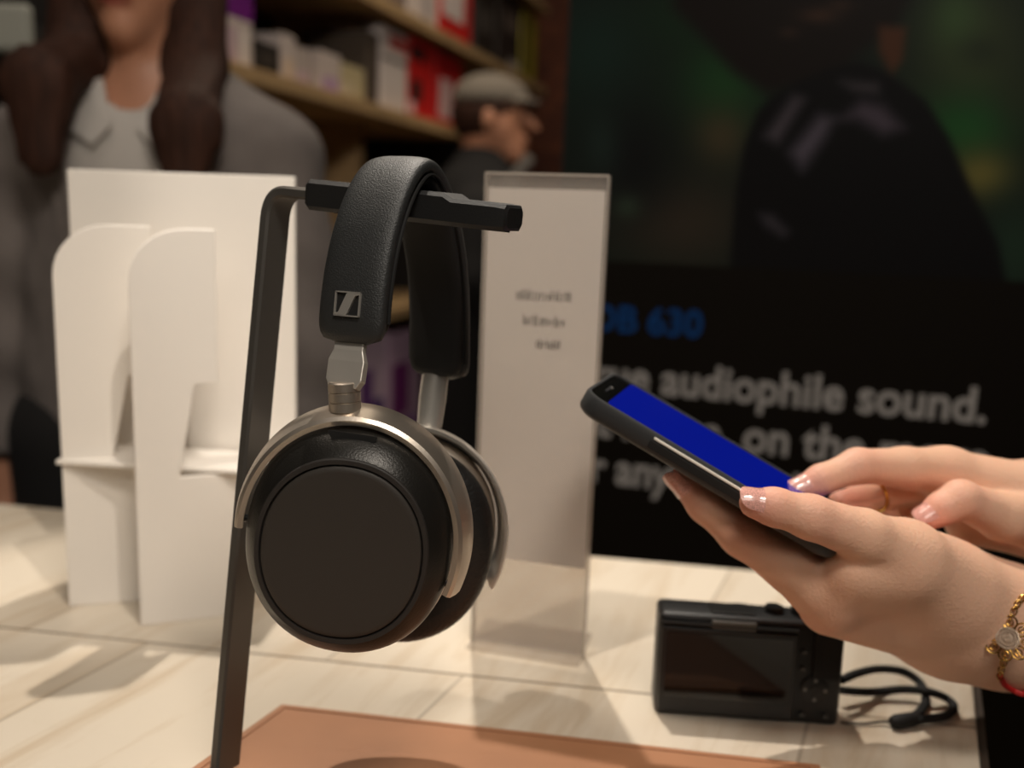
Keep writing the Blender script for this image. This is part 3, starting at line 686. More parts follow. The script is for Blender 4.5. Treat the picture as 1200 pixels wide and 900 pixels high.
b_.inputs['Specular IOR Level'].default_value = .08; b_.inputs['Base Color'].default_value = (.001, .001, .001, 1); b_.inputs['Roughness'].default_value = .5; nt.links.new(at_.outputs['Color'], b_.inputs['Emission Color']); b_.inputs['Emission Strength'].default_value = 1.0
link('jacket_photo', me, mp_, ds, label='dim picture of a figure in a black leather jacket')
tw = mat('headline_white', (10, 10, 10), .6, emit=(96, 88, 80), estr=1.0)
tb = mat('headline_blue', (2, 3, 5), .7, emit=(4, 34, 66), spec=.1, estr=1.0)
def line(name, s, px0, py0, px1, py1, hpx, m):
    a = dpix(px0, py0, .0015); b = dpix(px1, py1, .0015); mmpp = (dpix(px0, py0 - 10) - dpix(px0, py0)).length / 10
    text_mesh(name, s, Vector((a.x, a.y, a.z)), dX, Z_, dN, hpx * mmpp, (b - a).length, m, ds, thick=.020)
line('blue_model_text', 'HDB 630', 664, 384, 822, 396, 31, tb)
line('headline_text', 'True audiophile sound.', 666, 452, 1154, 497, 38, tw)
line('headline_text', 'At home, on the move', 666, 507, 1158, 553, 38, tw)
line('headline_text', 'or anywhere in between.', 666, 560, 1180, 610, 38, tw)
# ------------------------------------------------------------------ smartphone
pn0 = at(684, 457, .436); pn1 = at(985, 637, .3985)
pL = (pn1 - pn0).normalized(); _d = ray(714, 438); pw = CAM + _d * ((pn0 - CAM).dot(pL) / _d.dot(pL)) - pn0; pw = (pw - pL * pw.dot(pL)).normalized(); pN = pw.cross(pL) * -1
if pN.z < 0: pN = -pN
PW, PH, PT = .074, .139, .0112
def FP(l, s, t=0.0): return pn0 + pL * l + pw * s + pN * t
ph = thing('smartphone', FP(PH / 2, PW / 2, -PT), 'smartphone in a dark case with a lit blue screen held in hands', 'smartphone')
def rrect(l0, l1, s0, s1, r_, t, n=6):
    out = []
    for cx, cy, a0 in ((l1 - r_, s1 - r_, 0), (l0 + r_, s1 - r_, PI / 2), (l0 + r_, s0 + r_, PI), (l1 - r_, s0 + r_, 1.5 * PI)):
        for k in range(n + 1):
            a = a0 + PI / 2 * k / n; out.append(FP(cx + r_ * math.cos(a), cy + r_ * math.sin(a), t))
    return out
G().loft([rrect(.003, PH - .003, .003, PW - .003, .008, -PT), rrect(.001, PH - .001, .001, PW - .001, .010, -PT + .0012), rrect(0, PH, 0, PW, .011, -PT + .003), rrect(0, PH, 0, PW, .011, -.0012), rrect(.0006, PH - .0006, .0006, PW - .0006, .0105, 0), rrect(.0020, PH - .002, .0020, PW - .002, .009, 0), rrect(.0022, PH - .0022, .0022, PW - .0022, .009, -.0010)]).build('phone_case', M['case'], ph, smooth=True, auto=0.9)
G().loft([rrect(.0022, PH - .0022, .0022, PW - .0022, .009, -.0011), rrect(.0022, PH - .0022, .0022, PW - .0022, .009, -.0007)]).build('phone_glass', M['glass_black'], ph)
G().loft([rrect(.0125, PH - .005, .0045, PW - .0045, .003, -.0008), rrect(.0125, PH - .005, .0045, PW - .0045, .003, -.0004)]).build('lit_screen', M['screen'], ph, label='glowing deep blue screen')
G().box(FP(.0075, PW * .5, -.0004), (.0012, .0012, .0006), pL, pw, pN).build('front_camera', M['chrome'], ph)
G().box(FP(.0070, PW * .42, -.0004), (.0010, .014, .0005), pL, pw, pN).build('earpiece', mat('earpiece', (40, 40, 42), .5), ph)
G().box(FP(.066, -.0002, -.0024), (.051, .0012, .0012), pL, pw, pN).build('metal_strip', mat('strip', (240, 234, 222), .5), ph, bevel=.0003, label='pale metal strip along the side')
G().box(FP(.066, -.0001, -.0060), (.053, .0008, .0040), pL, pw, pN).build('side_panel', M['matte_black'], ph, bevel=.0003)
# ------------------------------------------------------------------ customer: hands, arms
def lerp(a, b, t): return a * (1 - t) + b * t
def chain(p, js, k=.003):
    d = None
    for (a, ra), (b, rb) in zip(js[:-1], js[1:]):
        c_ = cone(p, a, b, ra, rb); d = c_ if d is None else smin(d, c_, k)
    return d
# near (left) hand: thumb on the phone's side, index finger along its underside
nI = [(at(800, 563, .440), .0070), (at(827, 591, .436), .0088), (at(870, 627, .430), .0106), (at(924, 660, .422), .0128), (at(972, 704, .423), .0150)]
nMd = [(at(812, 570, .448), .0070), (at(850, 612, .446), .0085), (at(905, 655, .444), .0100), (at(985, 712, .445), .0135)]
nR = [(at(830, 580, .470), .0070), (at(868, 620, .468), .0082), (at(920, 662, .466), .0095), (at(1000, 715, .464), .0130)]
nP = [(at(872, 612, .488), .0062), (at(905, 640, .488), .0074), (at(945, 672, .486), .0085), (at(1015, 718, .480), .0120)]
nT = [(at(884, 590, .399), .0068), (at(907, 594, .399), .0083), (at(950, 606, .400), .0098), (at(1012, 628, .406), .0120), (at(1062, 654, .418), .0172), (at(1105, 690, .434), .0205)]
nW = at(1180, 742, .452); nF = at(1420, 810, .480)
def near_hand(p):
    v = p
    palm = cone(v, at(972, 708, .432), at(1120, 728, .446), .0155, .0250)
    palm = smin(palm, cone(v, at(1000, 715, .462), at(1150, 738, .455), .0150, .0240), .012)
    palm = smin(palm, cone(v, at(1090, 700, .440), nW, .0215, .0248), .012)
    palm = smin(palm, cone(v, at(1110, 735, .450), nW, .0245, .0245), .012)
    palm = smin(palm, cone(v, nW, at(1240, 755, .457), .0245, .0238), .012)
    palm = smin(palm, cone(v, at(1240, 755, .457), nF, .0240, .0330), .012)
    palm = smin(palm, cone(v, at(1012, 662, .420), at(1100, 695, .440), .0145, .0210), .012)
    palm = smin(palm, cone(v, at(980, 690, .418), at(1050, 664, .420), .0140, .0160), .012)
    palm = smin(palm, cone(v, at(1000, 668, .408), at(1040, 662, .414), .0105, .0140), .012)
    palm = smin(palm, cone(v, at(1085, 675, .436), at(1215, 728, .456), .0180, .0225), .02)
    d = smin(palm, chain(v, nI, .004), .0050)
    d = smin(d, chain(v, nMd), .003); d = smin(d, chain(v, nR), .003); d = smin(d, chain(v, nP), .003)
    th = chain(v, nT, .004)
    dd = smin(d, th, .0028); w_ = np.clip((v[..., 0] - at(1010, 650, .42).x) / .02, 0, 1); return dd * (1 - w_) + smin(d, th, .012) * w_
# far (right) hand: index finger touching the screen, other fingers curled, thumb below
fI = [(at(938, 573, .462), .0062), (at(962, 562, .464), .0074), (at(1005, 546, .470), .0090), (at(1060, 548, .480), .0108), (at(1110, 552, .490), .0135)]
fM = [(at(985, 590, .478), .0070), (at(1006, 586, .486), .0080), (at(1040, 574, .494), .0092), (at(1120, 560, .506), .0130)]
fR = [(at(1040, 606, .496), .0070), (at(1020, 592, .504), .0080), (at(1040, 576, .512), .0090), (at(1130, 568, .522), .0125)]
fP = [(at(1062, 610, .512), .0062), (at(1048, 596, .522), .0072), (at(1065, 584, .530), .0080), (at(1140, 578, .536), .0115)]
fT = [(at(1088, 606, .455), .0068), (at(1104, 596, .456), .0080), (at(1126, 585, .458), .0096), (at(1175, 606, .468), .0125), (at(1235, 612, .485), .0185)]
fW = at(1290, 604, .500); fF_ = at(1560, 690, .540)
def far_hand(p):
    v = p
    palm = cone(v, at(1105, 555, .490), at(1230, 594, .495), .0140, .0225)
    palm = smin(palm, cone(v, at(1130, 570, .515), at(1240, 595, .505), .0150, .0235), .012)
    palm = smin(palm, cone(v, at(1135, 612, .500), at(1240, 612, .500), .0130, .0230), .012)
    palm = smin(palm, cone(v, at(1230, 595, .498), fW, .0240, .0240), .012)
    palm = smin(palm, cone(v, fW, fF_, .0235, .0330), .012)
    d = smin(palm, chain(v, fI, .004), .005)
    d = smin(d, chain(v, fM), .003); d = smin(d, chain(v, fR), .003); d = smin(d, chain(v, fP), .003)
    return smin(d, chain(v, fT, .004), .0030)
tips = [nI[0][0], nT[0][0], nMd[0][0], fI[0][0], fT[0][0], fM[0][0]]
knk = [nI[4][0], nT[2][0], fI[2][0], fT[2][0], nI[2][0]]
def skin_col(C):
    base = np.array(lin((226, 180, 152))); pink = np.array(lin((224, 152, 134)))
    k = np.zeros(len(C))
    for t in tips: k = np.maximum(k, .8 * np.exp(-(np.linalg.norm(C - npv(t), axis=1) / .016) ** 2))
    for t in knk: k = np.maximum(k, .45 * np.exp(-(np.linalg.norm(C - npv(t), axis=1) / .014) ** 2))
    return base * (1 - k[:, None]) + pink * k[:, None]
def bbox(pts, m):
    a = np.array([tuple(p) for p in pts]); return a.min(0) - m, a.max(0) + m
el_n, el_f = Vector((.60, .50, 1.02)), Vector((.66, .60, 1.06)); sh_n, sh_f = Vector((.80, .36, 1.36)), Vector((.82, .76, 1.37))
hd = Vector((.76, .56, 1.60))
def rest_body(p):
    d = cone(p, nF - (nF - nW) * .12, el_n, .031, .040); d = smin(d, cone(p, el_n, sh_n, .040, .052), .03)
    d = np.minimum(d, smin(cone(p, fF_ - (fF_ - fW) * .12, el_f, .031, .040), cone(p, el_f, sh_f, .040, .052), .03))
    d = smin(d, cone(p, (.84, .56, .95), (.83, .56, 1.30), .15, .13), .05); d = smin(d, cone(p, sh_n, sh_f, .055, .055), .05)
    d = smin(d, cone(p, (.83, .56, 1.35), (.78, .56, 1.50), .050, .048), .03)
    d = smin(d, ell(p, hd, (.092, .074, .112)), .03); d = smin(d, cone(p, hd + Vector((-.085, 0, -.005)), hd + Vector((-.102, 0, -.030)), .010, .014), .012)
    d = smin(d, cone(p, (.85, .47, .92), (.85, .47, .10), .085, .045), .05); d = smin(d, cone(p, (.85, .65, .92), (.85, .65, .10), .085, .045), .05)
    d = smin(d, cone(p, (.86, .47, .045), (.70, .47, .030), .036, .028), .03); return smin(d, cone(p, (.86, .65, .045), (.70, .65, .030), .036, .028), .03)
l1, h1 = bbox([j[0] for j in nI + nMd + nR + nP + nT] + [nF], .036); h1[0] = nF.x
l2, h2 = bbox([j[0] for j in fI + fM + fR + fP + fT] + [fF_], .036); h2[0] = fF_.x
cust = sdf_obj('person', near_hand, l1, h1, .0014, M['skin'], colf=skin_col, smooth_it=2,
               extra=[(far_hand, l2, h2, .0014), (rest_body, (.30, .25, -.02), (1.06, .92, 1.75), .012)])
tag(cust, 'person at the right edge holding a phone in both hands', 'person')
def cl_f(p):
    d = cone(p, el_n + (nF - el_n) * .97, el_n, .041, .050); d = smin(d, cone(p, el_n, sh_n, .052, .068), .03)
    d = np.minimum(d, smin(cone(p, el_f + (fF_ - el_f) * .97, el_f, .041, .050), cone(p, el_f, sh_f, .052, .068), .03))
    d = smin(d, cone(p, (.84, .56, .92), (.83, .56, 1.30), .170, .150), .05); return smin(d, cone(p, sh_n, sh_f, .068, .068), .05)
sdf_obj('sweater', cl_f, (.26, .22, .72), (1.08, .96, 1.50), .012, M['dark_cloth'], cust)
def tr_f(p):
    d = cone(p, (.85, .47, .92), (.85, .47, .12), .105, .065); d = smin(d, cone(p, (.85, .65, .92), (.85, .65, .12), .105, .065), .03); return d
sdf_obj('trousers', tr_f, (.70, .32, .04), (1.02, .82, 1.02), .014, M['dark_cloth'], cust)
sdf_obj('hair', lambda p: smax(smin(ell(p, hd + Vector((.018, 0, .016)), (.100, .086, .116)), cone(p, hd + Vector((.06, 0, -.02)), hd + Vector((.08, 0, -.22)), .075, .05), .03), -(p[..., 0] - (hd.x - .045)), .01), (.66, .44, 1.28), (.96, .68, 1.76), .010, M['hair'], cust)
def nail(tip, back, nrm, r0, r1, L_=.016, fmax=1.05, ext=.45, parent=cust):
    axis = tip - back; dl_ = axis.length; axis.normalize(); nrm = (nrm - axis * nrm.dot(axis)).normalized(); side = axis.cross(nrm); rings = []
    for i in range(17):
        s = i / 16; x = -L_ * (1 - ext) + L_ * s; rr = (r0 + (r1 - r0) * min(1, max(0, -x) / dl_)) + .0004 - .0009 * max(0, 1 - s / .15)
        w_ = fmax * ((1 - ((s - .2) / .2) ** 2 * .35) if s < .2 else (1 - .10 * (s - .2)) if s < .6 else (.96 * math.sqrt(max(.03, 1 - ((s - .6) / .41) ** 2.2))))
        drop = .0012 * max(0, (s - .6) / .4) ** 2
        c_ = tip + axis * x - nrm * drop
        ring = [c_ + (nrm * math.cos(w_ * v) + side * math.sin(w_ * v)) * rr for v in [-1 + j / 6 for j in range(13)]]
        ring += [c_ + (nrm * math.cos(w_ * v) + side * math.sin(w_ * v)) * (rr - .0007) for v in [1 - j / 6 for j in range(13)]]
        rings.append(ring)
    return G().loft(rings).build('fingernail', M['nail'], parent, smooth=True, auto=1.0, label='glossy pink fingernail with glitter')
toc = lambda p: (CAM - p).normalized()
nail(nT[0][0], nT[1][0], toc(nT[0][0]) * .75 + Z_ * .65, .0068, .0083, .0200, 1.1, .42)
nail(nI[0][0], nI[1][0], Vector((-.75, -.50, -.1)), .0070, .0088, .0150, 1.0, .55)
nail(fI[0][0], fI[1][0], Z_ * .8 + toc(fI[0][0]) * .5, .0062, .0074, .0140, 1.0, .55)
nail(fT[0][0], fT[1][0], toc(fT[0][0]) * .45 + Z_ * .7, .0068, .0080, .0145, 1.0, .5)
# ring on the curled finger
rp = lerp(fM[1][0], fM[2][0], .55); rax = (fM[2][0] - fM[1][0]).normalized(); ra = rax.orthogonal().normalized(); rb = rax.cross(ra)
tag(G().tube([rp + ra * (.0094 * math.cos(t)) + rb * (.0094 * math.sin(t)) for t in [2 * PI * k / 40 for k in range(40)]], .0009, 8, closed=True).build('finger_ring', M['gold'], smooth=True), 'thin gold ring on a curled finger of the far hand', 'ring')
# bracelet
br = thing('bracelet', at(1183, 748, .428), 'gold flower bracelet with a red cord around the near wrist', 'bracelet')
def on_skin(p):                                    # pull a point out to just above the near arm's skin
    p = Vector(p)
    for _ in range(12):
        q_ = npv(p)[None, :]; d0 = float(near_hand(q_)[0]); g_ = Vector([float(near_hand(q_ + np.eye(3, dtype=np.float32)[i] * .0005)[0]) - d0 for i in range(3)])
        if g_.length < 1e-9: break
        p -= g_.normalized() * (d0 - .0012)
    return p
wax = (at(1240, 755, .457) - nW).normalized()
ctr = at(1190, 745, .4525)
e1_ = (at(1206, 690, .4525) - ctr); e1_.normalize(); e2_ = Vector((-.06, -1, 0)).normalized()
loopB = [on_skin(ctr + e1_ * (.030 * math.cos(t)) + e2_ * (.030 * math.sin(t))) for t in [2 * PI * k / 96 for k in range(96)]]
fc = on_skin(at(1183, 748, .425)); fi = min(range(96), key=lambda i: (loopB[i] - fc).length)
gch = G()
def torus(c_, n_, t_, r1, r2, g_, s=1.5):
    n_ = n_.normalized(); t_ = (t_ - n_ * t_.dot(n_)).normalized(); b2 = n_.cross(t_)
    g_.tube([c_ + t_ * (r1 * s * math.cos(u)) + b2 * (r1 * math.sin(u)) for u in [2 * PI * k / 14 for k in range(14)]], r2, 6, closed=True)
def on_ray(px, py, lift=.0012):
    d_ = ray(px, py); t_ = .36
    while float(near_hand(npv(CAM + d_ * t_)[None, :])[0]) > lift and t_ < .7: t_ += .0004
    return CAM + d_ * t_
def links(path_):
    pts = spline(path_, 12); acc = 0; k = 0
    for i in range(1, len(pts)):
        acc += (pts[i] - pts[i - 1]).length
        if acc > .0021:
            acc = 0; k += 1; t_ = pts[i] - pts[i - 1]; n_ = toc(pts[i])
            torus(pts[i], n_ if k % 2 else t_.cross(n_), t_, .0013, .0004, gch)
links([on_ray(1186, 722), on_ray(1191, 710), on_ray(1199, 700), on_ray(1212, 693)])
gch.build('gold_chain', M['gold'], br, smooth=True); gch = G()
links([on_ray(1178, 772), on_ray(1174, 783), on_ray(1172, 793)])
gch.build('gold_chain', M['gold'], br, smooth=True)
back_ = [on_skin(ctr + Vector((.012, 0, 0)) + e1_ * (.030 * math.cos(t)) - e2_ * (.030 * math.sin(t))) for t in (2.6, 2.0, 1.4, .8, .3)]
G().tube(spline([on_ray(1172, 791), on_ray(1177, 802), on_ray(1187, 809), on_ray(1200, 812)] + back_ + [on_ray(1212, 693)], 6), .0014, 8).build('red_cord', M['red_cord'], br, smooth=True, label='thin red cord')
fc = on_ray(1181, 748, .0016)
fn = ((fc - ctr).normalized() * .25 + toc(fc) * .75).normalized(); fa = (Z_ - fn * Z_.dot(fn)).normalized(); fb = fn.cross(fa)
g = G(); fcc = fc + fn * .0020
for k in range(8):
    a = 2 * PI * k / 8; dd = fa * math.cos(a) + fb * math.sin(a); ss = fn.cross(dd); c_ = fcc + dd * .0076
    g.tube([c_ + dd * (.0031 * math.cos(u)) + ss * (.0030 * math.sin(u)) for u in [2 * PI * j / 16 for j in range(16)]], .00045, 6, closed=True)
    g.tube([c_ + dd * (.0016 * math.cos(u)) + ss * (.0014 * math.sin(u)) for u in [2 * PI * j / 14 for j in range(14)]], .00035, 6, closed=True)
    g.tube([c_ - dd * .003, c_ + dd * .003], .0003, 6)
g.build('flower_petals', M['gold'], br, smooth=True)
g = G()
for rr, r2 in ((.0048, .0006), (.0034, .0006), (.0012, .0011)): g.tube([fcc + fn * .0007 + fa * (rr * math.cos(u)) + fb * (rr * math.sin(u)) for u in [2 * PI * j / 28 for j in range(28)]], r2, 6, closed=True)
g.loft([[fcc + fn * h_ + fa * (rr * math.cos(u)) + fb * (rr * math.sin(u)) for u in [2 * PI * j / 20 for j in range(20)]] for rr, h_ in ((.0046, -.0002), (.003, .0005))])
g.build('flower_centre', M['pave'], br, smooth=True)
# ------------------------------------------------------------------ saleswoman
wY = 1.17; wc = at(182, 240, wY).x
def wz(py, px=185, Y=wY): return at(px, py, Y).z
hc = Vector((wc - .008, wY - .01, wz(62, 168) + .105))
shz = wz(118, 185)
SW = .185
def woman_skin(p):
    q = p - npv(hc)
    d = ell(p, hc + Vector((0, .012, .022)), (.074, .092, .094))
    d = smin(d, cone(p, hc + Vector((0, -.020, -.035)), hc + Vector((0, -.046, -.083)), .054, .026), .03)
    d = smin(d, cone(p, hc + Vector((0, -.076, .012)), hc + Vector((0, -.087, -.020)), .006, .0095), .010)
    d = smin(d, cone(p, hc + Vector((-.018, -.074, -.0530)), hc + Vector((.018, -.074, -.0530)), .0055, .0055, (1, 1, 1)), .008)
    d = smin(d, cone(p, hc + Vector((-.013, -.074, -.0620)), hc + Vector((.013, -.074, -.0620)), .0065, .0065), .006)
    for s in (-1, 1):
        d = smax(d, -ell(p, hc + Vector((s * .031, -.086, .018)), (.015, .012, .010)), .010)
        d = smin(d, ell(p, hc + Vector((s * .031, -.070, .018)), (.011, .011, .011)), .003)
        d = smin(d, ell(p, hc + Vector((s * .075, .008, -.005)), (.010, .018, .030)), .008)
    d = smin(d, cone(p, hc + Vector((0, .018, -.06)), (wc, wY + .01, shz - .03), .050, .056), .025)
    d = smin(d, cone(p, (wc - .10, wY, shz - .035), (wc + .10, wY, shz - .035), .045, .045), .05)
    d = smin(d, cone(p, (wc, wY, shz - .12), (wc, wY, .95), .105, .12, (1, .62, 1)), .04)
    for s in (-1, 1):                                 # arms inside the sleeves, hands beside the hips, legs
        a = Vector((wc + s * .150, wY, shz - .045)); b = Vector((wc + s * .195, wY - .01, shz - .31)); c_ = Vector((wc + s * .195, wY - .03, shz - .52))
        d = np.minimum(d, smin(cone(p, a, b, .040, .033), cone(p, b, c_, .033, .024), .02))
        d = smin(d, cone(p, c_, c_ + Vector((0, -.01, -.07)), .024, .030), .015)
        for k in range(4): d = smin(d, cone(p, c_ + Vector((0, -.030 + .018 * k, -.075)), c_ + Vector((-s * .01, -.032 + .018 * k, -.155 + .008 * abs(k - 1.5))), .0095, .0075), .006)
        d = smin(d, cone(p, c_ + Vector((0, -.03, -.04)), c_ + Vector((-s * .012, -.062, -.095)), .011, .009), .008)
        d = smin(d, smin(cone(p, (wc + s * .08, wY, .92), (wc + s * .08, wY, .50), .075, .050), cone(p, (wc + s * .08, wY, .50), (wc + s * .08, wY + .01, .10), .050, .034), .02), .03)
        d = smin(d, cone(p, (wc + s * .08, wY + .02, .045), (wc + s * .09, wY - .14, .028), .032, .024), .02)
    return d
def wcol(C):
    base = np.array(lin((186, 132, 104))); lip = np.array(lin((150, 66, 58))); dark = np.array(lin((30, 20, 16)))
    q = C - npv(hc + Vector((0, -.080, -.0575)))
    k = np.clip(1.25 - ((q[:, 0] / .023) ** 2 + (q[:, 2] / .0115) ** 2) * .9, 0, 1) * (q[:, 1] < .012)
    m_ = np.clip(1.2 - ((q[:, 0] / .019) ** 2 + (q[:, 2] / .0022) ** 2), 0, 1) * (q[:, 1] < .012)
    col = base * (1 - k[:, None]) + lip * k[:, None]; col = col * (1 - .8 * m_[:, None]) + dark * .8 * m_[:, None]
    for s in (-1, 1):
        e = C - npv(hc + Vector((s * .031, -.080, .018))); kk = (np.linalg.norm(e[:, [0, 2]], axis=1) < .006) & (e[:, 1] < .01); col[kk] = dark
        b2 = C - npv(hc + Vector((s * .031, -.085, .040))); kk = (abs(b2[:, 0]) < .019) & (abs(b2[:, 2]) < .0035) & (b2[:, 1] < .02); col[kk] = dark
    return col
wom = sdf_obj('person', woman_skin, (wc - .26, wY - .20, -.01), (wc + .26, wY + .16, 1.72), .0075, M['skin_far'], colf=wcol,
              extra=[])
tag(wom, 'long-haired woman in grey blazer and white shirt behind the counter', 'person')
def torso(p, g_=0.0):
    s = (1, .62, 1)
    d = cone(p, (wc, wY, shz - .13), (wc, wY, .86), .150 + g_, .172 + g_, s)
    d = smin(d, cone(p, (wc - .125, wY, shz - .055), (wc + .125, wY, shz - .055), .050 + g_, .050 + g_), .06)
    d = smin(d, cone(p, (wc - .05, wY + .01, shz - .01), (wc + .05, wY + .01, shz - .01), .045 + g_, .045 + g_), .05)
    return d
def jacket(p):
    d = torso(p, .012)
    for s in (-1, 1):
        a = Vector((wc + s * .150, wY, shz - .060)); b = Vector((wc + s * .195, wY - .01, shz - .31)); c_ = Vector((wc + s * .195, wY - .03, shz - .53))
        arm = smin(cone(p, a, b, .058, .052), cone(p, b, c_, .052, .044), .02); d = smin(d, arm, .012)
    # open V at the front, hem, neck
    zz = p[..., 2]; w_ = np.clip((zz - (shz - .42)) / .40, 0, 1) * .092
    vcut = np.maximum(np.abs(p[..., 0] - (wc - .002)) - w_, p[..., 1] - (wY - .02)); vcut = np.where(w_ > .001, vcut, 1)
    d = np.maximum(d, -vcut)
    d = np.maximum(d, -cone(p, (wc - .005, wY, shz + .0), (wc - .005, wY, shz + .2), .062, .06))
    d = np.maximum(d, (.862) - zz - np.where(np.abs(p[..., 0] - wc) > .15, .08, 0) * 0)
    fold = .003 * np.sin(zz * 55 + p[..., 0] * 30) * (np.abs(p[..., 0] - wc) > .12)
    return d + fold
def shirt(p):
    d = torso(p, .001); d = np.maximum(d, -cone(p, (wc, wY - .02, shz + .01), (wc, wY - .02, shz + .2), .052, .05)); return np.maximum(d, .84 - p[..., 2])
lo, hi = (wc - .31, wY - .20, .80), (wc + .31, wY + .18, shz + .09)
sdf_obj('shirt', shirt, lo, hi, .008, M['shirt'], wom)
sdf_obj('blazer', jacket, lo, hi, .007, M['blazer'], wom)
def trs(p):
    d = None
    for s in (-1, 1):
        c_ = cone(p, (wc + s * .085, wY, .88), (wc + s * .085, wY + .01, .08), .105, .070); d = c_ if d is None else smin(d, c_, .03)
    return d
sdf_obj('trousers', trs, (wc - .22, wY - .15, .0), (wc + .22, wY + .15, 1.0), .010, M['dark_cloth'], wom)
# lapels and shirt collar: bent sheets lying on the chest
def chest_y(f, x, z):
    ys = np.linspace(wY - .19, wY, 120, dtype=np.float32); P = np.stack([np.full(120, x), ys, np.full(120, z)], 1).astype(np.float32)
    v = f(P); i = int(np.argmax(v < 0)); return float(ys[i]) if v[i] < 0 else wY - .06
def sheet(name, outline, f, m, parent, th=.003, off=.004):
    pts = []
    for x, z in outline: pts.append(Vector((x, chest_y(f, x, z) - off, z)))
    g = G(); g.prism(pts, Vector((0, -th, 0))); return g.build(name, m, parent, bevel=.001)
solid = lambda p: torso(p, .012)
for s in (-1, 1):
    sheet('lapel', [(wc + s * x, shz + z) for x, z in ((.050, .018), (.082, .000), (.090, -.060), (.118, -.085), (.085, -.110), (.060, -.24), (.012, -.40), (.004, -.40), (.052, -.20), (.066, -.08))], solid, M['blazer'], wom)
    sheet('shirt_collar', [(wc + s * x, shz + z) for x, z in ((.036, .018), (.056, .010), (.062, -.045), (.034, -.062), (.014, -.038))], lambda p: torso(p, .001), M['shirt'], wom, off=.008)
for z in (-.10, -.17, -.24): disc(Vector((wc, chest_y(lambda p: torso(p, .001), wc, shz + z) - .0005, shz + z)), -Y_, .005, .002, 12).build('shirt_button', M['acrylic'], wom)
def hair(p):
    cap = smax(ell(p, hc + Vector((0, .020, .026)), (.088, .106, .106)), -(ell(p, hc + Vector((0, -.110, -.020)), (.066, .10, .112))), .01)
    d = cap
    for s, x1, x2, zb_ in ((-1, .066, .080, .160), (1, .072, .084, .200)):
        a = hc + Vector((s * .070, .010, .03)); b = hc + Vector((s * x1, -.020, -.12)); c_ = Vector((wc + s * x2, wY - .120, hc.z - zb_)); e = Vector((wc + s * (x2 - .004), wY - .125, c_.z - (.075 if s < 0 else .055)))
        q_ = (1, .55, 1); loc = cone(p, a, b, .034, .037, q_); loc = smin(loc, cone(p, b, c_, .035, .037, q_), .02); loc = smin(loc, cone(p, c_, e, .037, .026, q_), .02); d = smin(d, loc, .02)
    d = smin(d, cone(p, hc + Vector((0, .08, 0)), (wc, wY + .10, shz - .10), .075, .06), .03)
    return d + .0022 * np.sin(p[..., 0] * 420 + p[..., 2] * 25)
sdf_obj('hair', hair, (wc - .19, wY - .20, shz - .24), (wc + .19, wY + .20, hc.z + .15), .006, M['hair'], wom)
# ------------------------------------------------------------------ man with a cap, further back
mY = 2.5; mc = at(572, 250, mY).x + .005; mh = Vector((mc, mY, at(575, 140, mY).z))
def man(p):
    fx = Vector((.094, -.030, 0))
    d = ell(p, mh + Vector((-.004, .01, .022)), (.094, .082, .095)); d = smin(d, cone(p, mh + Vector((.030, -.01, -.04)), mh + Vector((.060, -.02, -.085)), .052, .030), .03)
    d = smin(d, cone(p, mh + Vector((.090, -.022, .010)), mh + Vector((.112, -.03, -.022)), .008, .013), .014); d = smin(d, cone(p, mh + Vector((.086, -.03, -.050)), mh + Vector((.088, -.01, -.062)), .012, .012), .012)
    d = smin(d, ell(p, mh + Vector((-.01, -.074, -.004)), (.018, .010, .030)), .006)
    d = smin(d, cone(p, mh + Vector((-.02, .01, -.05)), mh + Vector((-.03, .02, -.18)), .058, .062), .03)
    d = smin(d, cone(p, mh + Vector((-.03, .02, -.30)), (mc - .03, mY + .02, .95), .13, .12), .05)
    for s in (-1, 1):
        d = smin(d, cone(p, mh + Vector((-.03, .02 + s * .17, -.26)), (mc - .03, mY + .02 + s * .20, 1.02), .045, .035), .04)
        d = smin(d, cone(p, (mc - .03, mY + .02 + s * .20, 1.02), (mc + .08, mY + .02 + s * .17, .84), .034, .028), .03)
        d = smin(d, cone(p, (mc + .08, mY + .02 + s * .17, .84), (mc + .11, mY + .02 + s * .17, .74), .030, .014), .02)
        d = smin(d, cone(p, (mc - .03, mY + .02 + s * .09, .92), (mc - .03, mY + .02 + s * .09, .09), .085, .045), .05)
        d = smin(d, cone(p, (mc - .04, mY + .02 + s * .09, .045), (mc + .12, mY + .02 + s * .09, .03), .038, .028), .02)
    return d
mman = sdf_obj('person', man, (mc - .22, mY - .30, -.01), (mc + .20, mY + .34, mh.z + .16), .010, M['skin_far'], colf=lambda C: np.tile(np.array(lin((196, 138, 108))), (len(C), 1)))
tag(mman, 'man in a grey cap and dark jacket facing right by the shelves', 'person')
sdf_obj('cap', lambda p: np.minimum(smax(ell(p, mh + Vector((-.008, .01, .050)), (.102, .092, .068)), -(p[..., 2] - (mh.z + .036)), .01), ell(p, mh + Vector((.078, -.012, .042)), (.050, .066, .010))), (mc - .16, mY - .14, mh.z), (mc + .20, mY + .16, mh.z + .16), .007, mat('grey_cap', (112, 104, 94), .9), mman, label='grey flat cap')
sdf_obj('hair', lambda p: np.maximum(np.maximum(ell(p, mh + Vector((-.012, .012, .015)), (.101, .090, .092)), p[..., 2] - (mh.z + .038)), np.maximum(p[..., 0] - (mh.x + .010) - np.clip((p[..., 2] - mh.z - .005) * 4, 0, .07), (mh.z - .055) - p[..., 2])), (mc - .16, mY - .14, mh.z - .1), (mc + .13, mY + .16, mh.z + .06), .007, M['hair'], mman)
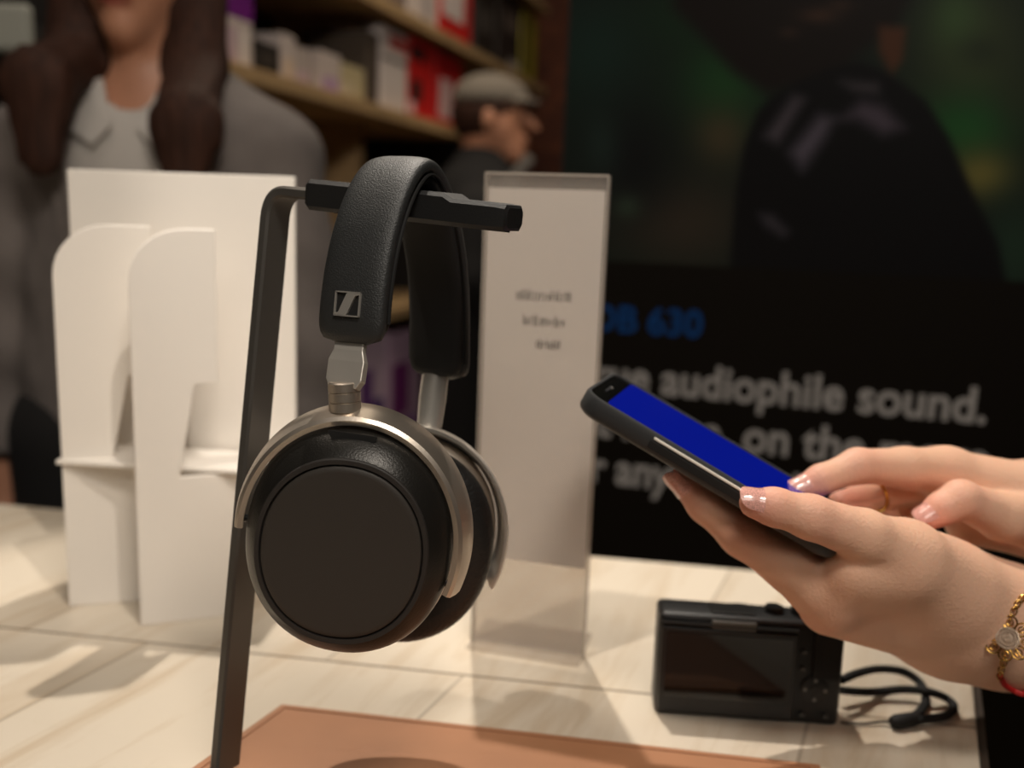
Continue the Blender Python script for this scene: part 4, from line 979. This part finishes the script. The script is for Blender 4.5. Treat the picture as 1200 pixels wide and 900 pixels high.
def mj(p):
    d = cone(p, mh + Vector((-.03, .02, -.22)), (mc - .03, mY + .02, .86), .130, .155)
    for s in (-1, 1):
        d = smin(d, cone(p, mh + Vector((-.03, .02 + s * .17, -.25)), (mc - .03, mY + .02 + s * .20, 1.02), .068, .058), .05)
        d = smin(d, cone(p, (mc - .03, mY + .02 + s * .20, 1.02), (mc + .07, mY + .02 + s * .17, .86), .058, .045), .03)
    return smin(d, cone(p, mh + Vector((-.025, .01, -.16)), mh + Vector((-.02, .01, -.115)), .080, .072), .04)
sdf_obj('jacket', mj, (mc - .24, mY - .32, .66), (mc + .20, mY + .36, mh.z), .010, M['dark_cloth'], mman)
sdf_obj('trousers', lambda p: smin(cone(p, (mc - .03, mY - .07, .92), (mc - .03, mY - .07, .09), .11, .07), cone(p, (mc - .03, mY + .11, .92), (mc - .03, mY + .11, .09), .11, .07), .03), (mc - .18, mY - .22, .02), (mc + .12, mY + .26, 1.05), .012, M['dark_cloth'], mman)
G().box(mh + Vector((.072, -.07, -.135)), (.03, .02, .10), Vector((.8, 0, -.6)), Y_, Vector((.6, 0, .8))).build('collar_flap', mat('grey_collar', (110, 104, 98), .8), mman, bevel=.006)
# ------------------------------------------------------------------ shelving that runs away to the right
zC = at(261, 70, 1.70).z
def shelf_pt(px, py, z):                            # where the ray meets the height z
    d = ray(px, py); return CAM + d * ((z - CAM.z) / d.z)
S0 = shelf_pt(261, 68, zC); S1 = shelf_pt(541, 151, zC)
sD = (S1 - S0); sLen = sD.length; sD.normalize(); sN = Vector((-sD.y, sD.x, 0))       # sN away from camera
if sN.y < 0 or sN.x > 0: sN = -sN if sN.x > 0 else sN
def SH(u, dpt, z): return Vector((S0.x, S0.y, 0)) + sD * u + sN * dpt + Z_ * z
zA = zC + (zC - CAM.z) * 0.98
SD = .34; LEN = sLen + .95
unit = thing('wall_shelving', SH(LEN / 2, SD / 2, 0), 'long wooden shelving unit stocked with packaged goods', 'shelving')
def board(z, u0, u1, th=.030): return G().prism([SH(u0, 0, z), SH(u1, 0, z), SH(u1, SD, z), SH(u0, SD, z)], Vector((0, 0, -th))).build('shelf_board', M['wood'], unit, bevel=.002)
zs = [.14, .52, CAM.z - .245, zC, zA, zA + .30]
board(zC, -.12, sLen + .02); board(zA, -.12, LEN); board(zs[2], -.12, LEN); board(zs[1], -.12, LEN); board(zs[0], -.12, LEN); board(zs[5], -.12, LEN)
G().prism([SH(-.12, SD, .0), SH(LEN, SD, .0), SH(LEN, SD, 2.4), SH(-.12, SD, 2.4)], sN * .02).build('back_board', M['dark_shelf'], unit)
for u in (-.12, sLen * .60, sLen + .06, LEN - .04): G().prism([SH(u, .10, 0), SH(u + .035, .10, 0), SH(u + .035, SD, 0), SH(u, SD, 0)], Vector((0, 0, 2.35))).build('upright', M['dark_shelf'] if u != sLen * .60 else M['wood'], unit)
# boxes: placed by the pixel column of their front
def u_at(px, z, dpt=.03):
    best = None
    lo_, hi_ = -1.2, LEN + .5
    for _ in range(50):
        m_ = (lo_ + hi_) / 2
        if proj(SH(m_, dpt, z))[0] < px: lo_ = m_
        else: hi_ = m_
    return (lo_ + hi_) / 2
_mc = {}
def bmat(rgb):
    if rgb not in _mc: _mc[rgb] = mat('carton_%d_%d_%d' % rgb, rgb, .55, noise=.04, nscale=20)
    return _mc[rgb]
def carton(px0, px1, z, h, rgb, label, group, panels=(), dpt=.03, dd=.12, lid=None, tilt_=0, name='product_box', cat='box'):
    ua, ub = u_at(px0, z, dpt), u_at(px1, z, dpt); wdt = ub - ua
    o = thing(name, SH((ua + ub) / 2, dpt + dd / 2, z), label, cat, group)
    def P(x, d_, zz): return SH(ua + x * wdt + tilt_ * zz * h, dpt + d_, z + .0006 + zz * h)
    G().prism([P(0, 0, 0), P(1, 0, 0), P(1, dd, 0), P(0, dd, 0)], P(0, 0, 1) - P(0, 0, 0)).build('carton', bmat(rgb), o, bevel=.0015)
    for (x0_, x1_, z0_2, z1_2, c_) in panels:
        G().prism([P(x0_, -.001, z0_2), P(x1_, -.001, z0_2), P(x1_, -.001, z1_2), P(x0_, -.001, z1_2)], sN * .0008).build('printed_panel', bmat(c_), o)
    return o
gC, gA = 'packaged goods on the middle shelf', 'packaged goods on the upper shelf'
wt, dk, rd, pk = (205, 190, 182), (40, 34, 30), (200, 30, 28), (196, 170, 176)
carton(215, 255, zC, .20, (150, 140, 140), 'pale grey carton on the middle shelf, hidden behind the woman\'s hair', gC)
bx = carton(258, 296, zC, .085, wt, 'small white and pink carton under the purple box', gC, [(.1, .5, .1, .8, pk), (.62, .85, .1, .8, (226, 214, 205))])
carton(254, 297, zC + .0862, .16, (120, 30, 130), 'purple box with a pale grey swirl stacked on a white carton', gC, [(.05, .55, .35, 1.0, (150, 140, 150)), (.15, .45, .22, .4, (150, 140, 150))])
carton(299, 328, zC, .060, dk, 'black carton beside the purple box', gC, [(.2, .8, .3, .7, (62, 56, 50))], dd=.09)
carton(330, 346, zC, .090, wt, 'narrow white carton right of the black carton', gC, [(.2, .8, .1, .5, (215, 190, 165))], dd=.07)
carton(347, 363, zC, .075, (186, 172, 164), 'greyish white carton with pink base in the middle of the shelf', gC, [(.1, .9, .05, .4, pk)], dd=.07)
carton(375, 399, zC, .085, wt, 'white carton with lilac print before the cream tub', gC, [(.1, .9, .05, .4, (180, 150, 180))], dd=.08)
carton(401, 427, zC, .075, (196, 180, 140), 'cream coloured tub shaped carton on the middle shelf', gC, [(.1, .5, .1, .5, (205, 190, 160))], dd=.08)
carton(430, 443, zC, .170, (84, 72, 62), 'tall brown-grey carton leaning left of the white and red box', gC, dd=.16)
carton(446, 476, zC, .195, (225, 212, 205), 'white box with red and black print beside the red boxes', gC, [(.0, 1, .62, .66, (60, 50, 48)), (.3, 1, .78, .95, (200, 90, 85))], dd=.14)
carton(478, 507, zC, .205, rd, 'red box with a black round mark next to the white one', gC, [(.05, .6, .74, .90, (60, 40, 40)), (.1, .5, .22, .48, (40, 34, 30)), (.0, .25, .05, .2, (225, 190, 190))], dd=.16)
carton(509, 540, zC, .200, (190, 26, 28), 'red box with a white picture at the end of the middle shelf', gC, [(.15, .6, .12, .66, (216, 180, 178))], dd=.16)
carton(440, 476, zA, .14, (120, 105, 98), 'grey brown carton at the left of the upper shelf', gA, dd=.12)
carton(478, 512, zA, .21, (214, 200, 192), 'white box at the left of the red and white one', gA, [(.5, .7, .1, .7, (170, 160, 160))], dd=.16)
carton(514, 551, zA, .24, rd, 'red box with big white shape on the upper shelf', gA, [(.1, .75, .25, .80, (220, 205, 200))], dd=.16)
carton(556, 580, zA, .25, dk, 'black carton with grey print on the upper shelf, beside the red box', gA, [(.2, .8, .3, .6, (72, 66, 62))], dd=.16)
carton(582, 608, zA, .24, (46, 38, 34), 'dark brown carton left of the yellow one', gA, [(.3, .9, .55, .8, (96, 84, 76)), (.5, .95, .05, .18, (170, 160, 152))], dd=.16)
carton(610, 626, zA, .24, (164, 150, 40), 'yellow edged carton at the far end of the upper shelf', gA, [(.0, .45, .1, .9, (70, 58, 40))], dd=.16)
carton(418, 452, zs[1], .345, (226, 196, 214), 'pink box seen low between the headband sides', 'packaged goods on the lower shelf', [(.1, .5, .4, .75, (120, 70, 140)), (.5, .9, .1, .5, (90, 60, 130))], dd=.16)
carton(454, 492, zs[1], .330, (212, 176, 200), 'pink box with purple print seen behind the far slider', 'packaged goods on the lower shelf', [(.1, .6, .3, .75, (130, 50, 120)), (.0, .9, .05, .25, (150, 100, 170))], dd=.16)
# shelf behind the woman's other side, with a pale box
g = thing('wall_shelf', (-1.5, 2.4, 0), 'wooden shelf behind the woman at the top left', 'shelving')
zl = at(50, 25, 2.30).z + .012
G().box((-1.5, 2.41, zl), (1.0, .22, .030)).build('shelf_board', M['wood'], g, bevel=.002)
G().box((-1.5, 2.53, 1.0), (1.0, .02, 2.0)).build('back_board', M['dark_shelf'], g)
G().box((-1.5, 2.41, .80), (1.0, .22, .030)).build('shelf_board', M['wood'], g, bevel=.002)
for x in (-1.98, -1.02): G().box((x, 2.42, 1.0), (.03, .20, 2.0)).build('upright', M['dark_shelf'], g)
b0 = at(-12, 60, 1.36); b1 = at(27, 60, 1.36); bt = at(27, 3, 1.36)
hx = thing('wall_sign', ((b0.x + b1.x) / 2, 1.37, b0.z), 'pale rounded blank sign board at the top left corner', 'sign')
G().box(((b0.x + b1.x) / 2, 1.37, (b0.z + bt.z) / 2), (b1.x - b0.x + .02, .02, bt.z - b0.z)).build('sign_board', mat('pale_board', (150, 150, 140), .7), hx, bevel=.009, seg=3)
G().box(((b0.x + b1.x) / 2, 1.47, (b0.z + bt.z) / 2), (.03, .20, .03)).build('bracket', M['dark_shelf'], hx)
